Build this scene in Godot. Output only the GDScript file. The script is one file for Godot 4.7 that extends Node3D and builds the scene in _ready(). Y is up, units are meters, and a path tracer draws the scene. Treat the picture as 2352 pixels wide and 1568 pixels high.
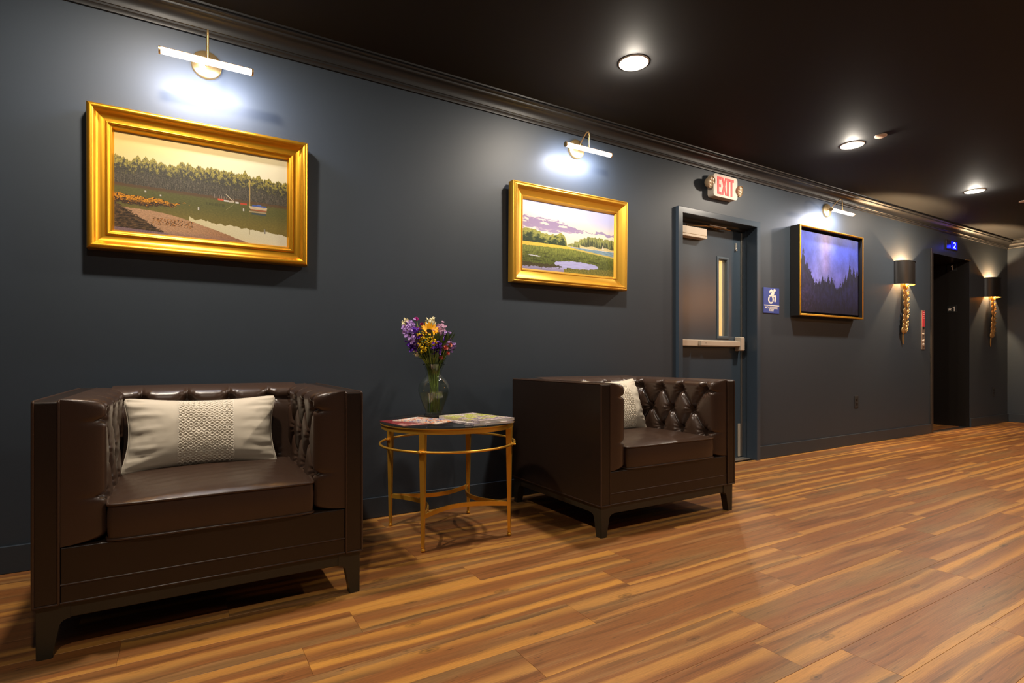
extends Node3D

# ---------------------------------------------------------------- mesh builder
class MB:
	var v := PackedVector3Array()
	var n := PackedVector3Array()
	var uv := PackedVector2Array()
	var ix := PackedInt32Array()

	func vert(p: Vector3, nn: Vector3, t := Vector2.ZERO) -> int:
		v.append(p); n.append(nn); uv.append(t)
		return v.size() - 1

	# a triangle whose winding follows its vertex normals (front faces run clockwise)
	func tri(a: int, b: int, c: int) -> void:
		var g := (v[c] - v[a]).cross(v[b] - v[a])
		if g.dot(n[a] + n[b] + n[c]) < 0.0:
			ix.append(a); ix.append(c); ix.append(b)
		else:
			ix.append(a); ix.append(b); ix.append(c)

	func quad(a: int, b: int, c: int, d: int) -> void:
		tri(a, b, c); tri(a, c, d)

	func flat4(a: Vector3, b: Vector3, c: Vector3, d: Vector3, out: Vector3) -> void:
		var g := (c - a).cross(b - a).normalized()
		if g.dot(out) < 0: g = -g
		var i := vert(a, g, Vector2(0, 0)); vert(b, g, Vector2(1, 0)); vert(c, g, Vector2(1, 1)); vert(d, g, Vector2(0, 1))
		quad(i, i + 1, i + 2, i + 3)

	# box with softened edges: 24 vertices, the bevel strips blend the face normals
	func box(c: Vector3, s: Vector3, b := 0.002, xf := Transform3D.IDENTITY) -> void:
		var h := s * 0.5
		b = minf(b, minf(h.x, minf(h.y, h.z)) * 0.9)
		var id := {}
		for ax in 3:
			for sg in [-1, 1]:
				var nn := Vector3.ZERO; nn[ax] = sg
				var u := (ax + 1) % 3; var w := (ax + 2) % 3
				for i in [-1, 1]:
					for j in [-1, 1]:
						var p := Vector3.ZERO
						p[ax] = sg * h[ax]; p[u] = i * (h[u] - b); p[w] = j * (h[w] - b)
						var k := Vector3i.ZERO; k[ax] = sg; k[u] = i; k[w] = j
						var t := Vector2(0.5 + 0.5 * i, 0.5 + 0.5 * j)
						if ax == 2: t = Vector2(0.5 + 0.5 * i, 0.5 - 0.5 * j)
						if ax == 1: t = Vector2(0.5 + 0.5 * j, 0.5 + 0.5 * i)
						id[[ax, k]] = vert(xf * (c + p), (xf.basis * nn).normalized(), t)
		for ax in 3:
			var u := (ax + 1) % 3; var w := (ax + 2) % 3
			for sg in [-1, 1]:
				var q := []
				for ij in [[-1, -1], [1, -1], [1, 1], [-1, 1]]:
					var k := Vector3i.ZERO; k[ax] = sg; k[u] = ij[0]; k[w] = ij[1]
					q.append(id[[ax, k]])
				quad(q[0], q[1], q[2], q[3])
			for i in [-1, 1]:
				for j in [-1, 1]:
					var k0 := Vector3i.ZERO; k0[u] = i; k0[w] = j
					var k1 := k0
					k0[ax] = -1; k1[ax] = 1
					quad(id[[u, k0]], id[[u, k1]], id[[w, k1]], id[[w, k0]])
		for i in [-1, 1]:
			for j in [-1, 1]:
				for k in [-1, 1]:
					var kk := Vector3i(i, j, k)
					tri(id[[0, kk]], id[[1, kk]], id[[2, kk]])

	# grid of rows x cols points with smooth normals; normals face away from ref (or towards dir when given)
	func grid(rows: int, cols: int, p: PackedVector3Array, ref: Vector3, t := PackedVector2Array(), wrap_c := false, wrap_r := false, dir := Vector3.ZERO) -> void:
		var nn := PackedVector3Array(); nn.resize(p.size())
		var total := 0.0
		for r in rows:
			var r0 := (r - 1 + rows) % rows if wrap_r else maxi(r - 1, 0)
			var r1 := (r + 1) % rows if wrap_r else mini(r + 1, rows - 1)
			for c in cols:
				var c0 := (c - 1 + cols) % cols if wrap_c else maxi(c - 1, 0)
				var c1 := (c + 1) % cols if wrap_c else mini(c + 1, cols - 1)
				var du := p[r * cols + c1] - p[r * cols + c0]
				var dv := p[r1 * cols + c] - p[r0 * cols + c]
				var g := du.cross(dv)
				if g.length_squared() < 1e-20:
					var rr := r1 if r == 0 else r0
					du = p[rr * cols + c1] - p[rr * cols + c0]
					g = du.cross(dv)
				g = g.normalized()
				nn[r * cols + c] = g
				total += g.dot(dir if dir != Vector3.ZERO else (p[r * cols + c] - ref))
		var sg := 1.0 if total >= 0 else -1.0
		var base := v.size()
		for k in p.size():
			v.append(p[k]); n.append(nn[k] * sg); uv.append(t[k] if t.size() else Vector2.ZERO)
		for r in (rows if wrap_r else rows - 1):
			for c in (cols if wrap_c else cols - 1):
				var a := base + r * cols + c
				var b := base + r * cols + (c + 1) % cols
				var d := base + ((r + 1) % rows) * cols + c
				var e := base + ((r + 1) % rows) * cols + (c + 1) % cols
				if (v[a] - v[b]).length_squared() > 1e-14 : tri2(a, b, e, sg)
				if (v[d] - v[e]).length_squared() > 1e-14 : tri2(a, e, d, sg)

	func tri2(a: int, b: int, c: int, sg: float) -> void:
		# with sg > 0 the grid normal is du x dv: clockwise order is a, c, b
		if sg > 0:
			ix.append(a); ix.append(c); ix.append(b)
		else:
			ix.append(a); ix.append(b); ix.append(c)

	func tube(path: PackedVector3Array, rad: Variant, sides := 10, closed := false, caps := true, flat := 1.0) -> void:
		var m := path.size()
		var pts := PackedVector3Array(); var nrm := PackedVector3Array()
		var up := Vector3.UP
		var t0: Vector3 = (path[1] - path[0]).normalized()
		if absf(t0.dot(up)) > 0.95: up = Vector3.RIGHT
		var side := t0.cross(up).normalized()
		var base := v.size()
		for i in m:
			var a := path[(i - 1 + m) % m] if closed else path[maxi(i - 1, 0)]
			var b := path[(i + 1) % m] if closed else path[mini(i + 1, m - 1)]
			var t := (b - a).normalized()
			side = (side - t * side.dot(t)).normalized()
			var oth := t.cross(side)
			var r: float = rad if rad is float else rad[i]
			for k in sides:
				var an := TAU * k / sides
				var d := side * cos(an) + oth * sin(an) * flat
				vert(path[i] + d * r, (side * cos(an) * flat + oth * sin(an)).normalized(), Vector2(float(k) / sides, float(i) / m))
		for i in (m if closed else m - 1):
			for k in sides:
				var i1 := (i + 1) % m
				quad(base + i * sides + k, base + i * sides + (k + 1) % sides, base + i1 * sides + (k + 1) % sides, base + i1 * sides + k)
		if caps and not closed:
			for e in [0, m - 1]:
				var t := (path[0] - path[1]).normalized() if e == 0 else (path[m - 1] - path[m - 2]).normalized()
				var c := vert(path[e], t)
				var first := v.size()
				for k in sides: vert(v[base + e * sides + k], t)
				for k in sides: tri(c, first + k, first + (k + 1) % sides)

	# profile of (radius, height) turned about y; an outline that runs up the outside has normals pointing out
	func lathe(prof: PackedVector2Array, seg := 32, xf := Transform3D.IDENTITY, from := 0.0, to := TAU, sharp := 0.6) -> void:
		var m := prof.size()
		var full := absf(to - from - TAU) < 0.001
		for i in m - 1:
			var d := prof[i + 1] - prof[i]
			if d.length() < 1e-7: continue
			var nf := Vector2(d.y, -d.x).normalized()
			var na := nf; var nb := nf
			if i > 0:
				var dp := prof[i] - prof[i - 1]
				if dp.length() > 1e-7:
					var q := Vector2(dp.y, -dp.x).normalized()
					if q.dot(nf) > sharp: na = (q + nf).normalized()
			if i < m - 2:
				var dn := prof[i + 2] - prof[i + 1]
				if dn.length() > 1e-7:
					var q2 := Vector2(dn.y, -dn.x).normalized()
					if q2.dot(nf) > sharp: nb = (q2 + nf).normalized()
			var base := v.size()
			for k in seg + 1:
				var an := from + (to - from) * k / seg
				var cs := cos(an); var sn := sin(an)
				vert(xf * Vector3(prof[i].x * cs, prof[i].y, prof[i].x * sn), (xf.basis * Vector3(na.x * cs, na.y, na.x * sn)).normalized(), Vector2(float(k) / seg, float(i) / m))
				vert(xf * Vector3(prof[i + 1].x * cs, prof[i + 1].y, prof[i + 1].x * sn), (xf.basis * Vector3(nb.x * cs, nb.y, nb.x * sn)).normalized(), Vector2(float(k) / seg, float(i + 1) / m))
			for k in seg:
				var a := base + k * 2
				if prof[i].x > 1e-6: tri(a, a + 2, a + 1)
				if prof[i + 1].x > 1e-6: tri(a + 1, a + 2, a + 3)

	# polygon in the xy plane of xf, extruded from z = 0 to z = depth
	func prism(poly: PackedVector2Array, depth: float, xf := Transform3D.IDENTITY) -> void:
		var idx := Geometry2D.triangulate_polygon(poly)
		for s in [0, 1]:
			var nn := (xf.basis * Vector3(0, 0, 1 if s else -1)).normalized()
			var base := v.size()
			for q in poly: vert(xf * Vector3(q.x, q.y, depth * s), nn, Vector2(q.x, -q.y))
			for k in range(0, idx.size(), 3): tri(base + idx[k], base + idx[k + 1], base + idx[k + 2])
		var cc := Geometry2D.is_polygon_clockwise(poly)
		for i in poly.size():
			var a := poly[i]; var b := poly[(i + 1) % poly.size()]
			var d := (b - a).normalized()
			var o := Vector2(d.y, -d.x) * (-1.0 if cc else 1.0)
			var nn := (xf.basis * Vector3(o.x, o.y, 0)).normalized()
			var base := v.size()
			for q in [Vector3(a.x, a.y, 0), Vector3(b.x, b.y, 0), Vector3(b.x, b.y, depth), Vector3(a.x, a.y, depth)]: vert(xf * q, nn)
			quad(base, base + 1, base + 2, base + 3)

	# mitred moulding round a w x h rectangle in the xy plane: profile of (distance inwards, height)
	func mould(w: float, h: float, prof: PackedVector2Array) -> void:
		var cs := [Vector2(-1, -1), Vector2(1, -1), Vector2(1, 1), Vector2(-1, 1)]
		for s in 4:
			var a: Vector2 = cs[s]; var b: Vector2 = cs[(s + 1) % 4]
			var inward := Vector3(-(a.x + b.x), -(a.y + b.y), 0).normalized()
			for i in prof.size() - 1:
				var q: PackedVector3Array = []
				for e in [[a, i], [b, i], [b, i + 1], [a, i + 1]]:
					var c: Vector2 = e[0]; var pr := prof[e[1]]
					q.append(Vector3(c.x * (w * 0.5 - pr.x), c.y * (h * 0.5 - pr.x), pr.y))
				var nf := func(k: int) -> Vector2:
					var d := prof[k + 1] - prof[k]
					return Vector2(-d.y, d.x).normalized()
				var n0: Vector2 = nf.call(i); var n1 := n0
				if i > 0 and nf.call(i - 1).dot(n0) > 0.5: n0 = (n0 + nf.call(i - 1)).normalized()
				if i < prof.size() - 2 and nf.call(i + 1).dot(nf.call(i)) > 0.5: n1 = (nf.call(i) + nf.call(i + 1)).normalized()
				var A := inward * n0.x + Vector3(0, 0, n0.y); var B := inward * n1.x + Vector3(0, 0, n1.y)
				var k := vert(q[0], A); vert(q[1], A); vert(q[2], B); vert(q[3], B)
				quad(k, k + 1, k + 2, k + 3)

	func blob(c: Vector3, r: Vector3, xf := Basis.IDENTITY, rings := 6, seg := 8) -> void:
		var base := v.size()
		for i in rings + 1:
			var th := PI * i / rings
			for k in seg:
				var an := TAU * k / seg
				var d := Vector3(sin(th) * cos(an), cos(th), sin(th) * sin(an))
				vert(c + xf * (d * r), (xf * (d / r)).normalized(), Vector2(float(k) / seg, float(i) / rings))
		for i in rings:
			for k in seg:
				var a := base + i * seg + k; var b := base + i * seg + (k + 1) % seg
				if i > 0: tri(a, b, b + seg)
				if i < rings - 1: tri(a, b + seg, a + seg)

	# a thin curved leaf or petal from root along dir, cupped towards up
	func leaf(root: Vector3, dir: Vector3, up: Vector3, length: float, width: float, bend := 0.2, cup := 0.15, tip := 1.0, steps := 5) -> void:
		var d := dir.normalized()
		var s := d.cross(up).normalized()
		var u := s.cross(d).normalized()
		for face in [1.0, -1.0]:
			var p := PackedVector3Array()
			for i in steps + 1:
				var f := float(i) / steps
				var w := width * 0.5 * pow(sin(PI * clampf(pow(f, tip) * 0.94 + 0.04, 0, 1)), 0.8)
				for j in 3:
					var x := (j - 1) * w
					p.append(root + d * (length * f) + s * x + u * (bend * length * f * f + cup * absf(x) + face * 0.0004))
			grid(steps + 1, 3, p, Vector3.ZERO, PackedVector2Array(), false, false, u * face)

	func mesh(mat: Material) -> ArrayMesh:
		var a := []
		a.resize(Mesh.ARRAY_MAX)
		a[Mesh.ARRAY_VERTEX] = v; a[Mesh.ARRAY_NORMAL] = n; a[Mesh.ARRAY_TEX_UV] = uv; a[Mesh.ARRAY_INDEX] = ix
		var m := ArrayMesh.new()
		m.add_surface_from_arrays(Mesh.PRIMITIVE_TRIANGLES, a)
		m.surface_set_material(0, mat)
		return m

# ---------------------------------------------------------------- naming
var taken := {}
var M := {}
var rng := RandomNumberGenerator.new()

func numbered(s: String) -> String:
	if not taken.has(s):
		taken[s] = 0
		return s
	taken[s] += 1
	return "%s_%03d" % [s, taken[s]]

func tag(o: Node, label: String, category: String, group := "") -> Node:
	o.set_meta("label", label); o.set_meta("category", category)
	if group: o.set_meta("group", group)
	return o

func thing(called: String, at := Vector3.ZERO, turn := 0.0) -> Node3D:
	var o := Node3D.new()
	o.name = numbered(called)
	add_child(o)
	o.position = at; o.rotation.y = turn
	return o

func part(called: String, mb: MB, mat: Material, parent: Node, at := Vector3.ZERO) -> MeshInstance3D:
	return part_mesh(called, mb.mesh(mat), parent, at)

func part_mesh(called: String, me: Mesh, parent: Node, at := Vector3.ZERO) -> MeshInstance3D:
	var o := MeshInstance3D.new()
	o.mesh = me
	o.name = called
	if parent != self:
		var k := 0
		while parent.has_node(NodePath(o.name)):
			k += 1
			o.name = "%s_%03d" % [called, k]
	else:
		o.name = numbered(called)
	parent.add_child(o)
	o.position = at
	return o

func struct(called: String, mb: MB, mat: Material) -> MeshInstance3D:
	var o := part(called, mb, mat, self)
	o.set_meta("kind", "structure")
	return o

func smooth_path(ps: Array, steps := 8, closed := false) -> PackedVector3Array:
	var out := PackedVector3Array()
	var m := ps.size()
	for i in (m if closed else m - 1):
		var a: Vector3 = ps[(i - 1 + m) % m] if closed or i > 0 else ps[0]
		var b: Vector3 = ps[i]
		var c: Vector3 = ps[(i + 1) % m]
		var d: Vector3 = ps[(i + 2) % m] if closed or i + 2 < m else ps[m - 1]
		for k in steps: out.append(b.cubic_interpolate(c, a, d, float(k) / steps))
	if not closed: out.append(ps[m - 1])
	return out

func col(r: float, g: float, b: float) -> Color:
	return Color(r / 255.0, g / 255.0, b / 255.0)

func mat(c: Color, rough := 0.5, metal := 0.0, spec := 0.5) -> StandardMaterial3D:
	var m := StandardMaterial3D.new()
	m.albedo_color = c; m.roughness = rough; m.metallic = metal; m.metallic_specular = spec
	return m

func glow(c: Color, e: float) -> StandardMaterial3D:
	var m := mat(c, 0.6)
	m.emission_enabled = true; m.emission = c; m.emission_energy_multiplier = e
	return m

func tex(im: Image) -> ImageTexture:
	return ImageTexture.create_from_image(im)

func noise(f: float, s: int, oct := 3) -> FastNoiseLite:
	var q := FastNoiseLite.new()
	q.noise_type = FastNoiseLite.TYPE_SIMPLEX_SMOOTH
	q.frequency = f; q.seed = s; q.fractal_octaves = oct
	return q

func area_lamp(called: String, at: Vector3, look: Vector3, size: Vector2, c: Color, e: float, parent: Node) -> AreaLight3D:
	var l := AreaLight3D.new()
	l.name = called
	parent.add_child(l, true)
	l.area_size = size; l.light_color = c; l.light_energy = e
	l.shadow_enabled = true
	l.area_range = 14.0
	var up := Vector3.UP if absf(look.normalized().y) < 0.95 else Vector3.RIGHT
	l.global_transform = Transform3D(Basis.looking_at(look, up), at)
	return l

func omni(called: String, at: Vector3, c: Color, e: float, parent: Node, size := 0.02) -> OmniLight3D:
	var l := OmniLight3D.new()
	l.name = called
	parent.add_child(l, true)
	l.light_color = c; l.light_energy = e; l.light_size = size
	l.omni_range = 14.0; l.omni_attenuation = 2.0; l.shadow_enabled = true
	l.global_position = at
	return l

# ---------------------------------------------------------------- computed textures
func put_px(buf: PackedByteArray, k: int, c: Vector3) -> void:
	buf[k] = clampi(int(c.x), 0, 255); buf[k + 1] = clampi(int(c.y), 0, 255); buf[k + 2] = clampi(int(c.z), 0, 255)

func plank_image(s: int) -> Image:
	var w := 1024; var h := 144
	var nw := noise(1.0, s, 2); var nb := noise(1.0, s + 50, 2); var nf := noise(1.0, s + 90, 2); var nk := noise(1.0, s + 130, 2); var nr := noise(1.0, s + 170, 2)
	var r := RandomNumberGenerator.new(); r.seed = s * 7 + 3
	var gold := Vector3(194, 136, 58).lerp(Vector3(186, 136, 72), r.randf())
	var red := Vector3(132, 83, 43); var grey := Vector3(126, 95, 58); var pale := Vector3(154, 116, 72)
	var greyness := r.randf_range(0.0, 0.9); var tilt := r.randf_range(-1.0, 1.0)
	# long straight sapwood bands, sharp on one side and fading on the other
	var bands := []
	var nbands: int = [1, 1, 2, 2, 1, 2][r.randi() % 6]
	for i in nbands:
		var c: float = r.randf_range(0, h) if i else [r.randf_range(-4, 26), r.randf_range(h - 26, h + 4), r.randf_range(30, h - 30)][r.randi() % 3]
		bands.append([c, r.randf_range(9, 18) if i == 0 else r.randf_range(4, 10), r.randf_range(5, 9), r.randf_range(12, 30), r.randf() < 0.5, r.randf_range(0.6, 0.95)])
	var knots := []
	for i in r.randi_range(0, 2): knots.append(Vector3(r.randf_range(60, w - 60), r.randf_range(25, h - 25), r.randf_range(5, 9)))
	var buf := PackedByteArray(); buf.resize(w * h * 3)
	for y in h:
		for x in w:
			var dy := 0.0; var kn := 0.0
			for q in knots:
				var ax: float = (x - q.x) / (q.z * 2.6); var ay: float = (y - q.y) / q.z
				var dd := ax * ax + ay * ay
				if dd < 14.0:
					dy += exp(-dd * 0.35) * ay * q.z * 0.6
					kn += exp(-dd * 2.2) + 0.5 * exp(-pow(sqrt(dd) - 1.25, 2.0) * 14.0)
			var yy := y + dy
			var wob := nw.get_noise_2d(x * 0.0011, yy * 0.004) * 13.0 + nw.get_noise_2d(x * 0.006, yy * 0.02 + 40.0) * 2.5
			var g := nf.get_noise_2d(x * 0.005, (yy + wob * 0.7) * 0.30)
			wob += g * 5.0
			var t := 0.0
			for q in bands:
				var o: float = yy + wob - q[0]
				var up: bool = (o > 0) == q[4]
				var wd: float = q[1] * (1.0 + 0.5 * nw.get_noise_2d(x * 0.0016, q[0] + 100.0))
				t = maxf(t, q[5] * (1.0 - smoothstep(wd - (q[2] if up else q[3]) * 0.5, wd + (q[2] if up else q[3]), absf(o))))
			var f := nr.get_noise_2d(x * 0.02, yy * 0.9)
			var gm := clampf(nk.get_noise_2d(x * 0.0012, (yy + wob) * 0.012) * 1.1 + 0.3 + tilt * (float(y) / h - 0.5), 0, 1) * greyness
			var base := red.lerp(grey, gm)
			base = base.lerp(pale, smoothstep(0.15, 0.7, nk.get_noise_2d(x * 0.0010 + 90.0, (yy + wob) * 0.022)) * 0.55)
			base *= 1.0 - 0.16 * smoothstep(0.05, 0.6, nb.get_noise_2d(x * 0.0012, (yy + wob) * 0.035))
			var c := base.lerp(gold, t)
			var li := 1.0 + g * (0.13 - 0.06 * t) + f * 0.06
			li -= smoothstep(0.58, 0.8, nk.get_noise_2d(x * 0.009 + 300.0, yy * 0.12)) * 0.36 * (1.0 - 0.7 * t)
			li -= clampf(kn, 0, 1) * 0.34
			put_px(buf, (y * w + x) * 3, c * li)
	return Image.create_from_data(w, h, false, Image.FORMAT_RGB8, buf)

func tree_edge(q: FastNoiseLite, x: float, f: float, spike: float) -> float:
	# a ragged conifer outline: sharp peaks of uneven height
	var t := x * f
	var i := floorf(t)
	var best := 0.0
	for k in [-1, 0, 1]:
		var c: float = i + k
		var hsh := absf(q.get_noise_2d(c * 17.3, 4.0)) * 1.6
		var px := c + 0.5 + q.get_noise_2d(c * 9.1, 80.0) * 0.6
		var hh := 0.35 + clampf(hsh, 0, 0.65)
		best = maxf(best, hh * (1.0 - absf(t - px) * 1.25))
	return best * spike

func harbour_image() -> Image:
	var w := 960; var h := 580
	var a := noise(1.0, 11, 4); var b := noise(1.0, 12, 3); var d := noise(1.0, 13, 2)
	var buf := PackedByteArray(); buf.resize(w * h * 3)
	for y in h:
		var v := float(y) / h
		for x in w:
			var u := float(x) / w
			var fine := a.get_noise_2d(x * 0.11, y * 0.11)
			var brush := b.get_noise_2d(x * 0.05, y * 0.16)
			var sky := Vector3(232, 196, 112).lerp(Vector3(238, 226, 186), smoothstep(0.0, 0.9, u * 0.7 + v * 1.2))
			var c := sky
			var top := 0.285 + 0.018 * sin(u * 9.0) - maxf(tree_edge(d, u, 21.0, 0.085), tree_edge(d, u + 5.3, 43.0, 0.045)) - 0.02 * a.get_noise_2d(x * 0.06, 9.0) - fine * 0.012
			var shore := 0.515 + 0.02 * u - 0.008 * brush
			var far := shore + 0.015
			if v > top and v <= shore:
				var k := (v - top) / (shore - top)
				var lit := Vector3(150, 136, 58); var dk := Vector3(66, 62, 46); var grey := Vector3(98, 88, 72)
				var lump := a.get_noise_2d(x * 0.035, y * 0.03)
				lump += 0.5 * a.get_noise_2d(x * 0.09, y * 0.05)
				c = lit.lerp(dk, smoothstep(0.02, 0.5, k + lump * 0.55))
				c = c.lerp(grey, smoothstep(0.4, 0.7, k) * clampf(0.45 + b.get_noise_2d(x * 0.09, y * 0.02) * 0.9, 0, 1))
				c *= 1.0 + fine * 0.5
			elif v > shore:
				# water with the wood and the evening sky mirrored in it
				var water := Vector3(96, 94, 44).lerp(Vector3(130, 114, 50), smoothstep(0.6, 0.85, v))
				c = water * (1.0 + brush * 0.12 + fine * 0.06)
				if v < far + 0.03: c = c.lerp(Vector3(96, 62, 44), 0.7 * (1.0 - smoothstep(far, far + 0.03, v)))
				var mir := 0.775 + (u - 0.42) * 0.16 + tree_edge(d, u + 3.0, 22.0, 0.03) + fine * 0.006
				if u > 0.4 and v > mir: c = Vector3(226, 206, 140).lerp(Vector3(236, 228, 196), u) * (1.0 + fine * 0.04)
				var sand := 0.755 + 0.09 * smoothstep(0.1, 0.5, u) * u * 2.0 + 0.155 * smoothstep(0.35, 1.0, u) + brush * 0.006
				var kelp := v - (0.615 + 0.10 * u + b.get_noise_2d(x * 0.012, 5.0) * 0.03)
				if v > sand:
					var warm := Vector3(196, 152, 112).lerp(Vector3(150, 100, 62), smoothstep(0.3, 0.95, u))
					c = warm.lerp(Vector3(134, 112, 110), smoothstep(0.93, 1.0, v) * (1.0 - u)) * (1.0 + fine * 0.13 + brush * 0.12)
				var taper := 0.105 * (1.0 - smoothstep(0.16, 0.44, u)) - 0.012 + brush * 0.02
				if kelp > 0.0 and kelp < taper and v < sand + 0.03 - 0.05 * u:
					var dk2 := Vector3(70, 48, 26)
					c = dk2 * (1.0 + fine * 0.6)
					if kelp < taper * 0.62 + brush * 0.03 and a.get_noise_2d(x * 0.03, y * 0.06) > -0.22: c = Vector3(226, 150, 22) * (0.9 + fine * 0.6)
				var rock := 0.70 + u * 1.02
				if v > rock + brush * 0.03 and u < 0.26:
					c = Vector3(84, 64, 40) * (1.0 + 0.8 * b.get_noise_2d(x * 0.03 + y * 0.03, y * 0.09) + fine * 0.4)
				if v > 0.955 + 0.06 * u and u < 0.28: c = Vector3(136, 112, 116) * (1.0 + fine * 0.2)
				if absf(v - (0.86 + 0.05 * (u - 0.3))) < 0.035 and u > 0.2 and u < 0.42 and a.get_noise_2d(x * 0.05, y * 0.12) > 0.1:
					c = Vector3(186, 116, 30) if fine > 0.0 else Vector3(64, 44, 26)
			put_px(buf, (y * w + x) * 3, c)
	var im := Image.create_from_data(w, h, false, Image.FORMAT_RGB8, buf)
	var R := func(u0: float, v0: float, u1: float, v1: float, c: Color) -> void:
		im.fill_rect(Rect2i(int(u0 * w), int(v0 * h), maxi(1, int((u1 - u0) * w)), maxi(1, int((v1 - v0) * h))), c)
	# landing stage with dinghies, moored sloop, buoys
	for k in 9: R.call(0.545 + k * 0.014, 0.50 + k * 0.004, 0.549 + k * 0.014, 0.545, col(150, 136, 120))
	R.call(0.565, 0.545, 0.60, 0.565, col(214, 92, 56)); R.call(0.60, 0.552, 0.63, 0.57, col(214, 206, 190)); R.call(0.63, 0.556, 0.665, 0.574, col(190, 176, 150))
	R.call(0.67, 0.556, 0.69, 0.575, col(220, 214, 200)); R.call(0.70, 0.562, 0.74, 0.582, col(196, 72, 40))
	for k in 22:
		R.call(0.612 + k * 0.0022, 0.487 + k * 0.0032, 0.616 + k * 0.0022, 0.497 + k * 0.0032, col(206, 186, 150))
		R.call(0.66 - k * 0.0022, 0.585 + k * 0.0032, 0.664 - k * 0.0022, 0.591 + k * 0.0032, col(150, 138, 92))
	for k in 16: R.call(0.50 + k * 0.007, 0.60, 0.5025 + k * 0.007, 0.63, col(58, 60, 26))
	R.call(0.757, 0.30, 0.7605, 0.585, col(216, 176, 92)); R.call(0.756, 0.66, 0.7585, 0.90, col(120, 104, 46))
	for k in 40: R.call(0.762 + k * 0.0013, 0.34 + k * 0.0058, 0.763 + k * 0.0013, 0.346 + k * 0.0058, col(150, 128, 92))
	for k in 12: R.call(0.752 + k * 0.0012, 0.583 + k * 0.004, 0.868 - k * 0.0004, 0.588 + k * 0.004, col(222, 196, 158) if k < 8 else col(170, 96, 60))
	R.call(0.772, 0.568, 0.862, 0.585, col(70, 92, 156)); R.call(0.80, 0.56, 0.83, 0.572, col(86, 108, 176))
	R.call(0.754, 0.636, 0.864, 0.652, col(176, 152, 112)); R.call(0.77, 0.655, 0.86, 0.675, col(70, 84, 84))
	for q in [Vector3(0.45, 0.665, 0.035), Vector3(0.715, 0.62, 0.03), Vector3(0.846, 0.825, 0.05), Vector3(0.16, 0.565, 0.018), Vector3(0.24, 0.585, 0.018)]:
		R.call(q.x, q.y, q.x + 0.010, q.y + q.z, col(214, 206, 186)); R.call(q.x + 0.006, q.y, q.x + 0.012, q.y + q.z, col(120, 116, 104))
	return im

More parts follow.
